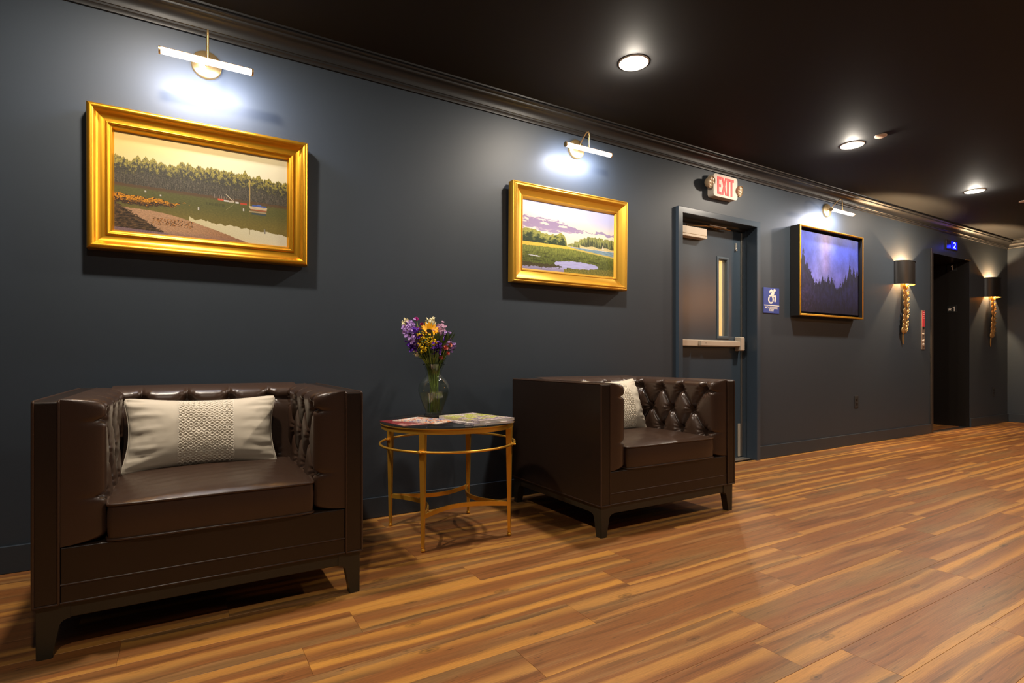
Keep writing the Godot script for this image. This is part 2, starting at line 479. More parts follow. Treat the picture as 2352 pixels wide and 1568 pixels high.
func marsh_image() -> Image:
	var w := 760; var h := 500
	var a := noise(1.0, 31, 4); var b := noise(1.0, 32, 3)
	var buf := PackedByteArray(); buf.resize(w * h * 3)
	for y in h:
		var v := float(y) / h
		for x in w:
			var u := float(x) / w
			var fine := a.get_noise_2d(x * 0.13, y * 0.13)
			var lump := a.get_noise_2d(x * 0.022, y * 0.03)
			var c := Vector3(196, 200, 238).lerp(Vector3(238, 226, 206), smoothstep(0.0, 0.34, v - 0.05 * u))
			c = c.lerp(Vector3(184, 192, 240), smoothstep(0.55, 1.0, u) * (1.0 - smoothstep(0.1, 0.4, v)) * 0.8)
			c = c.lerp(Vector3(232, 208, 184), smoothstep(0.40, 0.55, v))
			var wav := b.get_noise_2d(x * 0.012, y * 0.03) * 0.07 + lump * 0.02
			var mid := 0.32 + 0.035 * u
			var thick := 0.10 * (1.0 - smoothstep(0.25, 0.80, u)) + 0.004
			var dv := absf(v - mid + wav * 0.7) / thick
			if dv < 1.0:
				var cl := Vector3(150, 132, 170).lerp(Vector3(176, 160, 186), clampf(v * 2.0 - 0.4, 0, 1))
				var hole := smoothstep(0.18, 0.30, b.get_noise_2d(x * 0.009 + 60.0, y * 0.045)) * (1.0 if v < mid else 0.25)
				c = cl.lerp(c, maxf(hole * 0.9, smoothstep(0.72, 0.95, dv + fine * 0.15)))
			if u > 0.78 and absf(v - 0.335 - 0.1 * (u - 0.78) + wav * 0.5) < 0.02: c = Vector3(160, 146, 182)
			# wooded banks
			var tl := 0.435 - 0.03 * sin(u * 15.0 + 0.8) + lump * 0.03
			if u > 0.37: tl += pow((u - 0.37) / 0.09, 4.0) * 0.16
			if u < 0.465 and v > tl and v < 0.62 - 0.02 * u:
				var k := (v - tl) / 0.18
				c = Vector3(150, 150, 76).lerp(Vector3(52, 64, 44), smoothstep(0.1, 0.75, k + lump * 0.9)) * (1.0 + fine * 0.35)
			var tr := 0.56 - 0.14 * smoothstep(0.47, 0.72, u) + lump * 0.03 + b.get_noise_2d(x * 0.06, 3.0) * 0.012
			if u > 0.47 and v > tr and v < 0.60:
				var k2 := (v - tr) / 0.16
				c = Vector3(146, 148, 84).lerp(Vector3(70, 76, 56), smoothstep(0.05, 0.9, k2 + b.get_noise_2d(x * 0.05, y * 0.012) * 0.8)) * (1.0 + fine * 0.25)
				if v > 0.565 + 0.01 * sin(u * 40.0) and u > 0.6: c = Vector3(206, 188, 130) * (1.0 + fine * 0.25)
			var ground := 0.605 + 0.0 * u
			if v > ground or (u < 0.455 and v > 0.60):
				var g := Vector3(122, 128, 58).lerp(Vector3(86, 94, 42), smoothstep(0.64, 0.85, v + lump * 0.08))
				g *= 1.0 + 0.35 * a.get_noise_2d(x * 0.12, y * 0.03) + fine * 0.15
				if v < 0.655 - 0.03 * u + lump * 0.01: g = Vector3(226, 186, 74) * (1.0 + fine * 0.1)
				c = g
				var riv := 0.595 + 0.02 * u
				if u > 0.5 and v > riv - 0.01 and v < riv + 0.01 + 0.075 * (u - 0.5) * 1.6: c = Vector3(96, 130, 136).lerp(Vector3(150, 170, 186), clampf(0.5 + b.get_noise_2d(x * 0.02, y * 0.3), 0, 1))
				if u > 0.55 and absf(v - (riv + 0.02 + 0.075 * (u - 0.5) * 1.6)) < 0.012: c = Vector3(196, 176, 92)
				var streak := b.get_noise_2d(x * 0.006, y * 0.09 + 20.0)
				if v > 0.74 and streak > 0.32: c = c * 0.62
				# still pools with the bank mirrored
				var pv := 0.875 + lump * 0.012
				var pw := 0.055 * sqrt(maxf(0.0, 1.0 - pow((u - 0.57) / 0.245, 2.0)))
				var pool := absf(v - pv) < pw or (u < 0.46 and v > 0.90 + 0.02 * u + lump * 0.01 and v < 1.02 - 0.0 * u)
				if u < 0.38 + lump * 0.1 and v > 0.895 + lump * 0.02 and v < 0.955 + lump * 0.03 + fine * 0.02 - 0.09 * maxf(0.0, u - 0.2): pool = false; c = Vector3(70, 64, 40) * (1.0 + fine * 0.3)
				if u > 0.43 and v > 0.945 - 0.11 * (u - 0.43) + lump * 0.015: pool = false
				if pool: c = Vector3(172, 172, 214).lerp(Vector3(132, 126, 156), clampf(smoothstep(0.9, 1.0, v) + b.get_noise_2d(x * 0.01, y * 0.1) * 0.4, 0, 1))
				if u > 0.05 and u < 0.19 and absf(v - 0.79 - 0.05 * (u - 0.05) + lump * 0.01) < 0.009 * (1.0 - pow((u - 0.12) / 0.07, 2.0)): c = Vector3(196, 196, 206)
				if v > 0.945 - 0.11 * (u - 0.43) + lump * 0.015 and u > 0.43: c = Vector3(112, 108, 48) * (1.0 + 0.5 * a.get_noise_2d(x * 0.2, y * 0.05))
			put_px(buf, (y * w + x) * 3, c)
	for k in 30:
		var q := float(k) / 30.0
		for x in int(14 * q) + 1:
			var px := int(0.865 * w) - int(5 * q) + x; var py := int(0.515 * h) + k
			buf[(py * w + px) * 3] = 232; buf[(py * w + px) * 3 + 1] = 206; buf[(py * w + px) * 3 + 2] = 184
	var im := Image.create_from_data(w, h, false, Image.FORMAT_RGB8, buf)
	im.fill_rect(Rect2i(int(0.857 * w), int(0.578 * h), 22, 4), col(236, 226, 220))
	im.fill_rect(Rect2i(int(0.862 * w), int(0.60 * h), 14, 8), col(186, 192, 206))
	return im

func night_image() -> Image:
	var w := 420; var h := 340
	var a := noise(1.0, 51, 4); var b := noise(1.0, 52, 3)
	var buf := PackedByteArray(); buf.resize(w * h * 3)
	for y in h:
		var v := float(y) / h
		for x in w:
			var u := float(x) / w
			var fine := a.get_noise_2d(x * 0.1, y * 0.06)
			var soft := b.get_noise_2d(x * 0.014, y * 0.01)
			var c := Vector3(62, 82, 206).lerp(Vector3(104, 104, 196), smoothstep(0.1, 0.6, v))
			c = c.lerp(Vector3(176, 172, 240), exp(-pow((u - 0.42 + 0.15 * v) / 0.16, 2.0)) * (0.95 - v))
			c = c.lerp(Vector3(150, 122, 168), exp(-pow((u - 0.42) / 0.07, 2.0)) * 0.5 * (1.0 - smoothstep(0.4, 0.6, v)))
			c *= 1.0 + soft * 0.18 + fine * 0.06
			var edge := 0.66 + fine * 0.02
			# spires: (x, top, half width at the foot)
			for q in [Vector3(0.05, 0.17, 0.10), Vector3(0.11, 0.33, 0.10), Vector3(0.16, 0.44, 0.09), Vector3(0.0, 0.3, 0.1), Vector3(0.21, 0.55, 0.05), Vector3(0.26, 0.585, 0.05), Vector3(0.31, 0.57, 0.05), Vector3(0.365, 0.51, 0.06), Vector3(0.41, 0.53, 0.05), Vector3(0.46, 0.49, 0.06), Vector3(0.52, 0.51, 0.05), Vector3(0.555, 0.57, 0.035), Vector3(0.67, 0.56, 0.03), Vector3(0.72, 0.53, 0.05), Vector3(0.76, 0.46, 0.06), Vector3(0.84, 0.27, 0.09), Vector3(0.91, 0.34, 0.09), Vector3(0.97, 0.36, 0.09), Vector3(1.0, 0.42, 0.08)]:
				var du: float = absf(u - q.x + fine * 0.012) / q.z
				if du < 1.0: edge = minf(edge, q.y + (0.70 - q.y) * pow(du, 0.72) * 0.9 + fine * 0.03)
			var sil := smoothstep(-0.012, 0.02, v - edge)
			if sil > 0.0:
				var sky := c
				var dk := Vector3(24, 28, 58)
				var low := Vector3(30, 32, 74).lerp(Vector3(18, 19, 44), smoothstep(0.7, 1.0, v))
				c = dk.lerp(low, smoothstep(0.0, 0.25, v - edge))
				c = c.lerp(Vector3(70, 46, 72), smoothstep(0.45, 0.0, u) * smoothstep(0.25, 0.8, v) * clampf(0.4 + fine, 0, 1) * 0.7)
				c *= 1.0 + 0.35 * b.get_noise_2d(x * 0.05, y * 0.02) + fine * 0.2
				c = sky.lerp(c, sil)
			put_px(buf, (y * w + x) * 3, c)
	var im := Image.create_from_data(w, h, false, Image.FORMAT_RGB8, buf)
	im.fill_rect(Rect2i(int(0.70 * w), int(0.32 * h), 3, 3), col(200, 200, 236))
	return im

func cover_image(s: int, cols: Array) -> Image:
	var w := 120; var h := 160
	var a := noise(1.0, s, 2); var b := noise(1.0, s + 9, 1)
	var buf := PackedByteArray(); buf.resize(w * h * 3)
	for y in h:
		for x in w:
			# photographs and blocks of print: soft patches over the cover's own bands of colour
			var f := clampf(float(y) / h * 0.9 + a.get_noise_2d(x * 0.03, y * 0.03) * 0.45, 0, 0.999) * cols.size()
			var c: Vector3 = cols[int(f)].lerp(cols[mini(int(f) + 1, cols.size() - 1)], smoothstep(0.55, 1.0, f - floorf(f)))
			if x > 14 and x < 84 and y % 8 < 2 and y > 96 and y < 140 and (y / 8) % 3 != 0: c = c * 0.75
			put_px(buf, (y * w + x) * 3, c * (1.0 + b.get_noise_2d(x * 0.16, y * 0.16) * 0.3))
	return Image.create_from_data(w, h, false, Image.FORMAT_RGB8, buf)

func grain_image(s: int, f: float, lo: float, hi: float) -> Image:
	var w := 256
	var q := noise(1.0, s, 4)
	var buf := PackedByteArray(); buf.resize(w * w)
	for y in w:
		for x in w:
			# seamless by blending the tile with its own shifted copy
			var u := float(x) / w; var v := float(y) / w
			var p := q.get_noise_2d(x * f, y * f) * (1 - u) + q.get_noise_2d((x - w) * f, y * f) * u
			var r := q.get_noise_2d(x * f, (y - w) * f) * (1 - u) + q.get_noise_2d((x - w) * f, (y - w) * f) * u
			buf[y * w + x] = clampi(int(255 * (lo + (hi - lo) * (0.5 + 0.75 * (p * (1 - v) + r * v)))), 0, 255)
	return Image.create_from_data(w, w, false, Image.FORMAT_L8, buf)

# ---------------------------------------------------------------- the place
const CEIL := 2.62
const X0 := -2.3      # left end of the lobby
const X1 := 10.26     # right end
const ZF := 3.7       # wall opposite the pictures
const DL := 3.40      # exit door frame, outer edges
const DR := 4.455
const DH := 2.14
const EL := 7.885     # lift opening
const ER := 8.97
const EH := 2.215

func materials() -> void:
	M.wall = mat(col(50, 58, 67), 0.5, 0.0, 0.42)
	M.trim = mat(col(48, 56, 64), 0.4, 0.0, 0.45)
	M.crown = mat(col(31, 31, 32), 0.46, 0.0, 0.45)
	M.ceiling = mat(col(38, 38, 39), 0.75, 0.0, 0.3)
	M.door = mat(col(54, 66, 78), 0.28, 0.0, 0.5)
	M.black = mat(col(20, 19, 18), 0.45)
	M.steel = mat(col(178, 172, 162), 0.38, 0.85)
	M.alu = mat(col(198, 186, 170), 0.42, 0.35)
	M.brass = mat(col(196, 164, 112), 0.28, 0.9)
	M.brass_dark = mat(col(150, 122, 78), 0.3, 0.9)
	M.gold = mat(col(224, 160, 42), 0.3, 0.88)
	M.gold_inner = mat(col(244, 196, 90), 0.26, 0.9)
	M.gold2 = mat(col(226, 172, 62), 0.34, 0.72)
	M.table_gold = mat(col(236, 178, 66), 0.32, 0.7)
	M.leather = mat(col(60, 43, 33), 0.31, 0.0, 0.5)
	var lg := tex(grain_image(5, 0.09, 0.2, 0.8))
	M.leather.heightmap_enabled = true
	M.leather.heightmap_texture = lg; M.leather.heightmap_scale = 0.035
	M.leather.uv1_triplanar = true; M.leather.uv1_scale = Vector3(9, 9, 9)
	M.leather_flat = M.leather.duplicate(); M.leather_flat.albedo_color = col(38, 27, 20)
	M.leg = mat(col(44, 40, 30), 0.42)
	M.white_plastic = mat(col(214, 196, 172), 0.5)
	M.linen = mat(col(206, 195, 176), 0.9)
	var wv := tex(grain_image(6, 0.35, 0.1, 0.9))
	M.linen.heightmap_enabled = true; M.linen.heightmap_texture = wv; M.linen.heightmap_scale = 0.05
	M.linen.uv1_triplanar = true; M.linen.uv1_scale = Vector3(14, 14, 14)
	M.knit = mat(col(214, 204, 186), 0.92)
	M.paper = mat(col(226, 220, 212), 0.6)
	M.lens = glow(Color(1.0, 0.96, 0.9), 6.0)
	M.tube = glow(Color(1.0, 0.97, 0.98), 3.0)
	M.edge = mat(col(24, 22, 20), 0.6)
	M.subfloor = mat(col(60, 42, 28), 0.8)

func wall_box(mb: MB, x0: float, x1: float, y0: float, y1: float, z0: float, z1: float) -> void:
	mb.box(Vector3((x0 + x1) / 2, (y0 + y1) / 2, (z0 + z1) / 2), Vector3(x1 - x0, y1 - y0, z1 - z0), 0.0)

func build_room() -> void:
	var b := MB.new()
	wall_box(b, X0 - 0.2, DL + 0.03, -0.1, CEIL + 0.05, -0.16, 0)
	wall_box(b, DL + 0.03, DR - 0.03, DH - 0.03, CEIL + 0.05, -0.16, 0)
	wall_box(b, DR - 0.03, EL, -0.1, CEIL + 0.05, -0.16, 0)
	wall_box(b, EL, ER, EH, CEIL + 0.05, -0.16, 0)
	wall_box(b, ER, X1 + 0.2, -0.1, CEIL + 0.05, -0.16, 0)
	struct("wall_left", b, M.wall)
	b = MB.new(); wall_box(b, X1, X1 + 0.2, -0.1, CEIL + 0.05, 0, ZF); struct("wall_right", b, M.wall)
	b = MB.new(); wall_box(b, X0 - 0.2, X0, -0.1, CEIL + 0.05, 0, ZF); struct("wall_back", b, M.wall)
	b = MB.new(); wall_box(b, X0 - 0.2, X1 + 0.2, -0.1, CEIL + 0.05, ZF, ZF + 0.2); struct("wall_front", b, M.wall)
	b = MB.new(); wall_box(b, X0 - 0.2, X1 + 0.2, CEIL, CEIL + 0.15, -0.16, ZF + 0.2); struct("ceiling", b, M.ceiling)
	build_floor()
	# crown moulding: profile in (distance from wall, height), swept along x then turned along the end wall
	var pr := PackedVector2Array([Vector2(0.0, 2.498), Vector2(0.012, 2.498), Vector2(0.014, 2.512), Vector2(0.020, 2.517), Vector2(0.020, 2.526)])
	for k in 7:
		var a := PI * 0.5 * k / 6.0
		pr.append(Vector2(0.024 + 0.046 * (1.0 - cos(a)), 2.528 + 0.050 * sin(a)))
	pr.append_array([Vector2(0.073, 2.581), Vector2(0.074, 2.590), Vector2(0.080, 2.593)])
	for k in 5:
		var a := PI * k / 4.0
		pr.append(Vector2(0.082 + 0.009 * sin(a), 2.601 - 0.008 * cos(a)))
	pr.append_array([Vector2(0.090, 2.612), Vector2(0.093, 2.6215)])
	var c := MB.new()
	crown_run(c, pr, Vector3(X0, 0, 0), Vector3(X1, 0, 0), Vector3(0, 0, 1), 0.0, 1.0)
	struct("trim_1", c, M.crown)
	c = MB.new()
	crown_run(c, pr, Vector3(X1, 0, 0), Vector3(X1, 0, ZF), Vector3(-1, 0, 0), 1.0, 0.0)
	struct("trim_2", c, M.crown)
	# baseboards
	for q in [["baseboard_left", X0, DL], ["baseboard_left", DR, EL - 0.005], ["baseboard_left", ER + 0.005, X1]]:
		var bb := MB.new()
		bb.box(Vector3((q[1] + q[2]) / 2, 0.058, 0.0075), Vector3(q[2] - q[1], 0.116, 0.015), 0.003)
		struct(q[0], bb, M.trim)
	var br := MB.new(); br.box(Vector3(X1 - 0.0075, 0.058, ZF / 2), Vector3(0.015, 0.116, ZF - 0.03), 0.003); struct("baseboard_right", br, M.trim)

func crown_run(mb: MB, pr: PackedVector2Array, a: Vector3, b: Vector3, out: Vector3, ma: float, mbb: float) -> void:
	var dir := (b - a).normalized()
	for i in pr.size() - 1:
		var d := pr[i + 1] - pr[i]
		var nf := Vector2(d.y, -d.x).normalized()
		var n0 := nf; var n1 := nf
		if i > 0:
			var q := (pr[i] - pr[i - 1]); q = Vector2(q.y, -q.x).normalized()
			if q.dot(nf) > 0.7: n0 = (q + nf).normalized()
		if i < pr.size() - 2:
			var q := (pr[i + 2] - pr[i + 1]); q = Vector2(q.y, -q.x).normalized()
			if q.dot(nf) > 0.7: n1 = (q + nf).normalized()
		var P := func(e: int, k: int) -> Vector3:
			var base: Vector3 = a if e == 0 else b
			var mit := dir * (pr[k].x * (ma if e == 0 else -mbb))
			return base + mit + out * pr[k].x + Vector3(0, pr[k].y, 0)
		var k0 := mb.vert(P.call(0, i), out * n0.x + Vector3.UP * n0.y)
		mb.vert(P.call(1, i), out * n0.x + Vector3.UP * n0.y)
		mb.vert(P.call(1, i + 1), out * n1.x + Vector3.UP * n1.y)
		mb.vert(P.call(0, i + 1), out * n1.x + Vector3.UP * n1.y)
		mb.quad(k0, k0 + 1, k0 + 2, k0 + 3)

func build_floor() -> void:
	var b := MB.new()
	wall_box(b, X0 - 0.2, X1 + 0.2, -0.14, -0.006, -0.7, ZF + 0.2)
	var fl := struct("floor", b, M.subfloor)
	var mats := []
	var bump := tex(grain_image(21, 0.05, 0.3, 0.7))
	for k in 10:
		var m := mat(Color.WHITE, 0.42, 0.0, 0.42)
		m.albedo_texture = tex(plank_image(100 + k * 13))
		mats.append(m)
	var PW := 0.1755; var PL := 1.22
	var known := {0: 1.047, 1: 0.511, 2: 1.539, 3: 1.216, 4: 0.888, 6: 1.568, 7: 1.767}
	var r := RandomNumberGenerator.new(); r.seed = 77
	var full := {}
	for row in range(-9, 16):
		var z0 := 0.93 + PW * row; var z1 := z0 + PW
		var xa := X0; var xb := X1
		if z1 <= 0.0:
			xa = EL; xb = ER
		z1 = minf(z1, ZF)
		if z0 >= ZF - 0.01: continue
		if z1 > 0.0 and z0 < 0.0:
			z0 = 0.0
		if z0 < -0.6: continue
		var off: float = known[row] if known.has(row) else r.randf() * PL
		var x := off - ceilf((off - xa) / PL) * PL
		while x < xb - 0.005:
			var a := maxf(x, xa); var e := minf(x + PL, xb)
			var vi := r.randi() % 10; var fl2 := r.randi() % 4
			x += PL
			if e - a < 0.02: continue
			var whole := absf(e - a - PL) < 1e-4 and absf(z1 - z0 - PW) < 1e-4
			var key := [vi, fl2]
			var me: ArrayMesh
			if whole and full.has(key): me = full[key]
			else:
				me = plank_mesh(e - a, z1 - z0, (a - (x - PL)) / PL, (e - a) / PL, fl2, mats[vi], PW)
				if whole: full[key] = me
			part_mesh("plank", me, fl, Vector3((a + e) / 2, -0.003, (z0 + z1) / 2))
	# thin dark row of floor left between the wall line and the lift sill
	var s := MB.new(); s.box(Vector3((EL + ER) / 2, 0.002, -0.545), Vector3(ER - EL, 0.012, 0.09), 0.002)
	struct("trim_3", s, M.steel)

func plank_mesh(l: float, w: float, u0: float, du: float, flip: int, m: Material, pw: float) -> ArrayMesh:
	var mb := MB.new()
	var g := 0.0002
	var hl := l / 2 - g; var hw := w / 2 - g; var bv := 0.0007
	var lv := [[hl - bv, hw - bv, 0.003], [hl, hw, 0.0025], [hl, hw, -0.003]]
	var UV := func(x: float, z: float) -> Vector2:
		var t := Vector2(u0 + du * (x / l + 0.5), (z + w / 2) / pw)
		if flip & 1: t.x = 1.0 - t.x
		if flip & 2: t.y = 1.0 - t.y
		return t
	var base := 0
	for sx in [[-1, -1], [1, -1], [1, 1], [-1, 1]]:
		var x: float = sx[0] * lv[0][0]; var z: float = sx[1] * lv[0][1]
		mb.vert(Vector3(x, lv[0][2], z), Vector3.UP, UV.call(x, z))
	mb.quad(0, 1, 2, 3)
	var cs := [[-1, -1], [1, -1], [1, 1], [-1, 1]]
	for k in 4:
		var a = cs[k]; var b = cs[(k + 1) % 4]
		var o := Vector3(a[0] + b[0], 0, a[1] + b[1]).normalized()
		for lev in 2:
			var nn := (o + Vector3.UP).normalized() if lev == 0 else o
			var q := mb.v.size()
			for e in [[a, lev], [b, lev], [b, lev + 1], [a, lev + 1]]:
				var L = lv[e[1]]
				var x: float = e[0][0] * L[0]; var z: float = e[0][1] * L[1]
				mb.vert(Vector3(x, L[2], z), nn, UV.call(x * 0.998, z * 0.998))
			mb.quad(q, q + 1, q + 2, q + 3)
	return mb.mesh(m)

# ---------------------------------------------------------------- exit door, stair hall behind it
func build_exit_door() -> void:
	# hollow metal frame: one mitred section round the opening
	var d := thing("door_1"); d.set_meta("kind", "structure")
	var fr := MB.new()
	var pr := [Vector2(0, -0.15), Vector2(0, 0.028), Vector2(0.003, 0.031), Vector2(0.047, 0.031), Vector2(0.05, 0.028), Vector2(0.05, -0.075), Vector2(0.066, -0.075), Vector2(0.066, -0.115), Vector2(0.05, -0.115), Vector2(0.05, -0.17)]
	for i in pr.size() - 1:
		var a: Vector2 = pr[i]; var b: Vector2 = pr[i + 1]
		var dd := b - a
		var nf := Vector2(-dd.y, dd.x).normalized()
		# left jamb, head, right jamb
		fr.flat4(Vector3(DL + a.x, 0, a.y), Vector3(DL + b.x, 0, b.y), Vector3(DL + b.x, DH - b.x, b.y), Vector3(DL + a.x, DH - a.x, a.y), Vector3(nf.x, 0, nf.y))
		fr.flat4(Vector3(DR - a.x, 0, a.y), Vector3(DR - b.x, 0, b.y), Vector3(DR - b.x, DH - b.x, b.y), Vector3(DR - a.x, DH - a.x, a.y), Vector3(-nf.x, 0, nf.y))
		fr.flat4(Vector3(DL + a.x, DH - a.x, a.y), Vector3(DL + b.x, DH - b.x, b.y), Vector3(DR - b.x, DH - b.x, b.y), Vector3(DR - a.x, DH - a.x, a.y), Vector3(0, -nf.x, nf.y))
	part("door_frame", fr, M.door, d)
	# leaf with a narrow vision panel cut through it
	var zf := -0.118; var th := 0.044
	var lx0 := DL + 0.053; var lx1 := DR - 0.053; var ly1 := DH - 0.053
	var wx0 := 4.058; var wx1 := 4.19; var wy0 := 1.105; var wy1 := 1.805
	var lf := MB.new()
	for q in [[lx0, wx0, 0.008, ly1], [wx1, lx1, 0.008, ly1], [wx0, wx1, 0.008, wy0], [wx0, wx1, wy1, ly1]]:
		wall_box(lf, q[0], q[1], q[2], q[3], zf - th, zf)
	var leaf_o := part("door_leaf", lf, M.door, d)
	var lm := MB.new()
	lm.mould(wx1 - wx0 + 0.03, wy1 - wy0 + 0.03, PackedVector2Array([Vector2(0, 0), Vector2(0, 0.005), Vector2(0.003, 0.008), Vector2(0.022, 0.008), Vector2(0.025, 0.005), Vector2(0.025, -0.046)]))
	var lite := MB.new()
	lite.v = lm.v; lite.n = lm.n; lite.uv = lm.uv; lite.ix = lm.ix
	for k in lite.v.size(): lite.v[k] += Vector3((wx0 + wx1) / 2, (wy0 + wy1) / 2, zf)
	part("vision_frame", lite, mat(col(74, 86, 96), 0.35), leaf_o)
	var gl := mat(Color(0.95, 0.97, 0.95, 0.06), 0.02); gl.transparency = BaseMaterial3D.TRANSPARENCY_ALPHA
	var pn := MB.new(); pn.box(Vector3((wx0 + wx1) / 2, (wy0 + wy1) / 2, zf - 0.022), Vector3(wx1 - wx0, wy1 - wy0, 0.006), 0.0005)
	part("pane", pn, gl, leaf_o)
	# push bar
	var bar := MB.new()
	bar.box(Vector3(3.91, 1.046, zf + 0.014), Vector3(0.90, 0.058, 0.03), 0.004)
	bar.box(Vector3(3.60, 1.046, zf + 0.036), Vector3(0.29, 0.054, 0.03), 0.004)
	var pb := part("push_bar", bar, M.alu, d)
	var pad := MB.new(); pad.box(Vector3(4.03, 1.044, zf + 0.044), Vector3(0.52, 0.044, 0.036), 0.004)
	part("push_pad", pad, M.alu, pb)
	var dog := MB.new(); dog.lathe(PackedVector2Array([Vector2(0.0035, 0), Vector2(0.0035, 0.001), Vector2(0, 0.001)]), 10, Transform3D(Basis(Vector3.RIGHT, PI / 2), Vector3(3.83, 1.046, zf + 0.062)))
	part("dogging_hole", dog, M.black, pb)
	var hd := MB.new()
	hd.box(Vector3(4.315, 1.044, zf + 0.035), Vector3(0.062, 0.125, 0.07), 0.008)
	part("latch_case", hd, M.alu, pb)
	# closer
	var cl := MB.new(); cl.box(Vector3(3.66, 1.99, zf + 0.034), Vector3(0.36, 0.064, 0.062), 0.005)
	var co := part("door_closer", cl, M.white_plastic, d)
	var rim := MB.new(); rim.box(Vector3(3.66, 1.946, zf + 0.036), Vector3(0.36, 0.022, 0.066), 0.004)
	part("closer_cover", rim, M.white_plastic, co)
	var arm := MB.new()
	arm.tube(PackedVector3Array([Vector3(3.62, 2.035, zf + 0.035), Vector3(3.86, 2.05, zf + 0.062), Vector3(4.02, 2.048, zf + 0.02)]), 0.007, 8)
	arm.tube(PackedVector3Array([Vector3(3.86, 2.05, zf + 0.062), Vector3(4.18, 2.052, zf + 0.045)]), 0.006, 8)
	arm.blob(Vector3(3.86, 2.05, zf + 0.062), Vector3(0.012, 0.012, 0.012))
	part("closer_arm", arm, M.brass_dark, co)
	var brk := MB.new(); brk.box(Vector3(4.0, DH - 0.076, zf + 0.03), Vector3(0.22, 0.012, 0.05), 0.002)
	part("arm_bracket", brk, M.alu, co)
	# metal edge strip with rivets beside the latch stile
	var st := MB.new(); st.box(Vector3(lx1 - 0.017, 1.04, zf + 0.004), Vector3(0.026, 2.04, 0.008), 0.002)
	var so := part("edge_strip", st, M.steel, d)
	var rv := MB.new()
	rv.blob(Vector3.ZERO, Vector3(0.0045, 0.0045, 0.003))
	var rm := rv.mesh(M.steel)
	for k in 19: part_mesh("rivet", rm, so, Vector3(lx1 - 0.009, 0.1 + k * 0.105, zf + 0.009))
	var kp := MB.new(); kp.box(Vector3(4.345, 0.17, zf + 0.006), Vector3(0.028, 0.30, 0.01), 0.002)
	part("floor_latch", kp, M.alu, d)
	var hook := MB.new()
	hook.tube(smooth_path([Vector3(4.30, 1.91, zf + 0.012), Vector3(4.309, 1.90, zf + 0.012), Vector3(4.30, 1.89, zf + 0.012), Vector3(4.291, 1.90, zf + 0.012)], 5, true), 0.003, 6, true)
	hook.box(Vector3(4.30, 1.935, zf + 0.006), Vector3(0.012, 0.05, 0.012), 0.002)
	part("pull_ring", hook, M.steel, d)
	var sl := MB.new(); sl.box(Vector3((DL + DR) / 2, 0.006, -0.10), Vector3(DR - DL - 0.1, 0.012, 0.14), 0.003)
	part("threshold", sl, M.steel, d)
	# the stair hall that shows through the pane
	var cream := mat(col(222, 202, 160), 0.8)
	var h := MB.new()
	wall_box(h, 2.9, 7.6, 0, 2.7, -2.3, -2.2); struct("wall_hall", h, cream)
	h = MB.new(); wall_box(h, 7.5, 7.6, 0, 2.7, -2.2, -0.16); struct("wall_hall", h, cream)
	h = MB.new(); wall_box(h, 2.9, 3.0, 0, 2.7, -2.2, -0.16); struct("wall_hall", h, cream)
	h = MB.new(); wall_box(h, 2.9, 7.6, -0.1, -0.005, -2.3, -0.70); struct("floor_hall", h, mat(col(150, 140, 120), 0.6))
	h = MB.new(); wall_box(h, 2.9, 7.6, 2.7, 2.8, -2.3, -0.16); struct("ceiling_hall", h, cream)
	var hl := thing("hall_lamp", Vector3(5.1, 2.7, -1.1))
	tag(hl, "round ceiling lamp of the stair hall behind the exit door", "ceiling lamp")
	var gl2 := MB.new(); gl2.lathe(PackedVector2Array([Vector2(0, -0.09), Vector2(0.08, -0.075), Vector2(0.13, -0.04), Vector2(0.15, 0.0)]), 28)
	part("globe", gl2, glow(Color(1, 0.92, 0.78), 2.0), hl)
	omni("hall_light", Vector3(5.1, 2.55, -1.1), Color(1.0, 0.9, 0.74), 9.0, hl, 0.1)

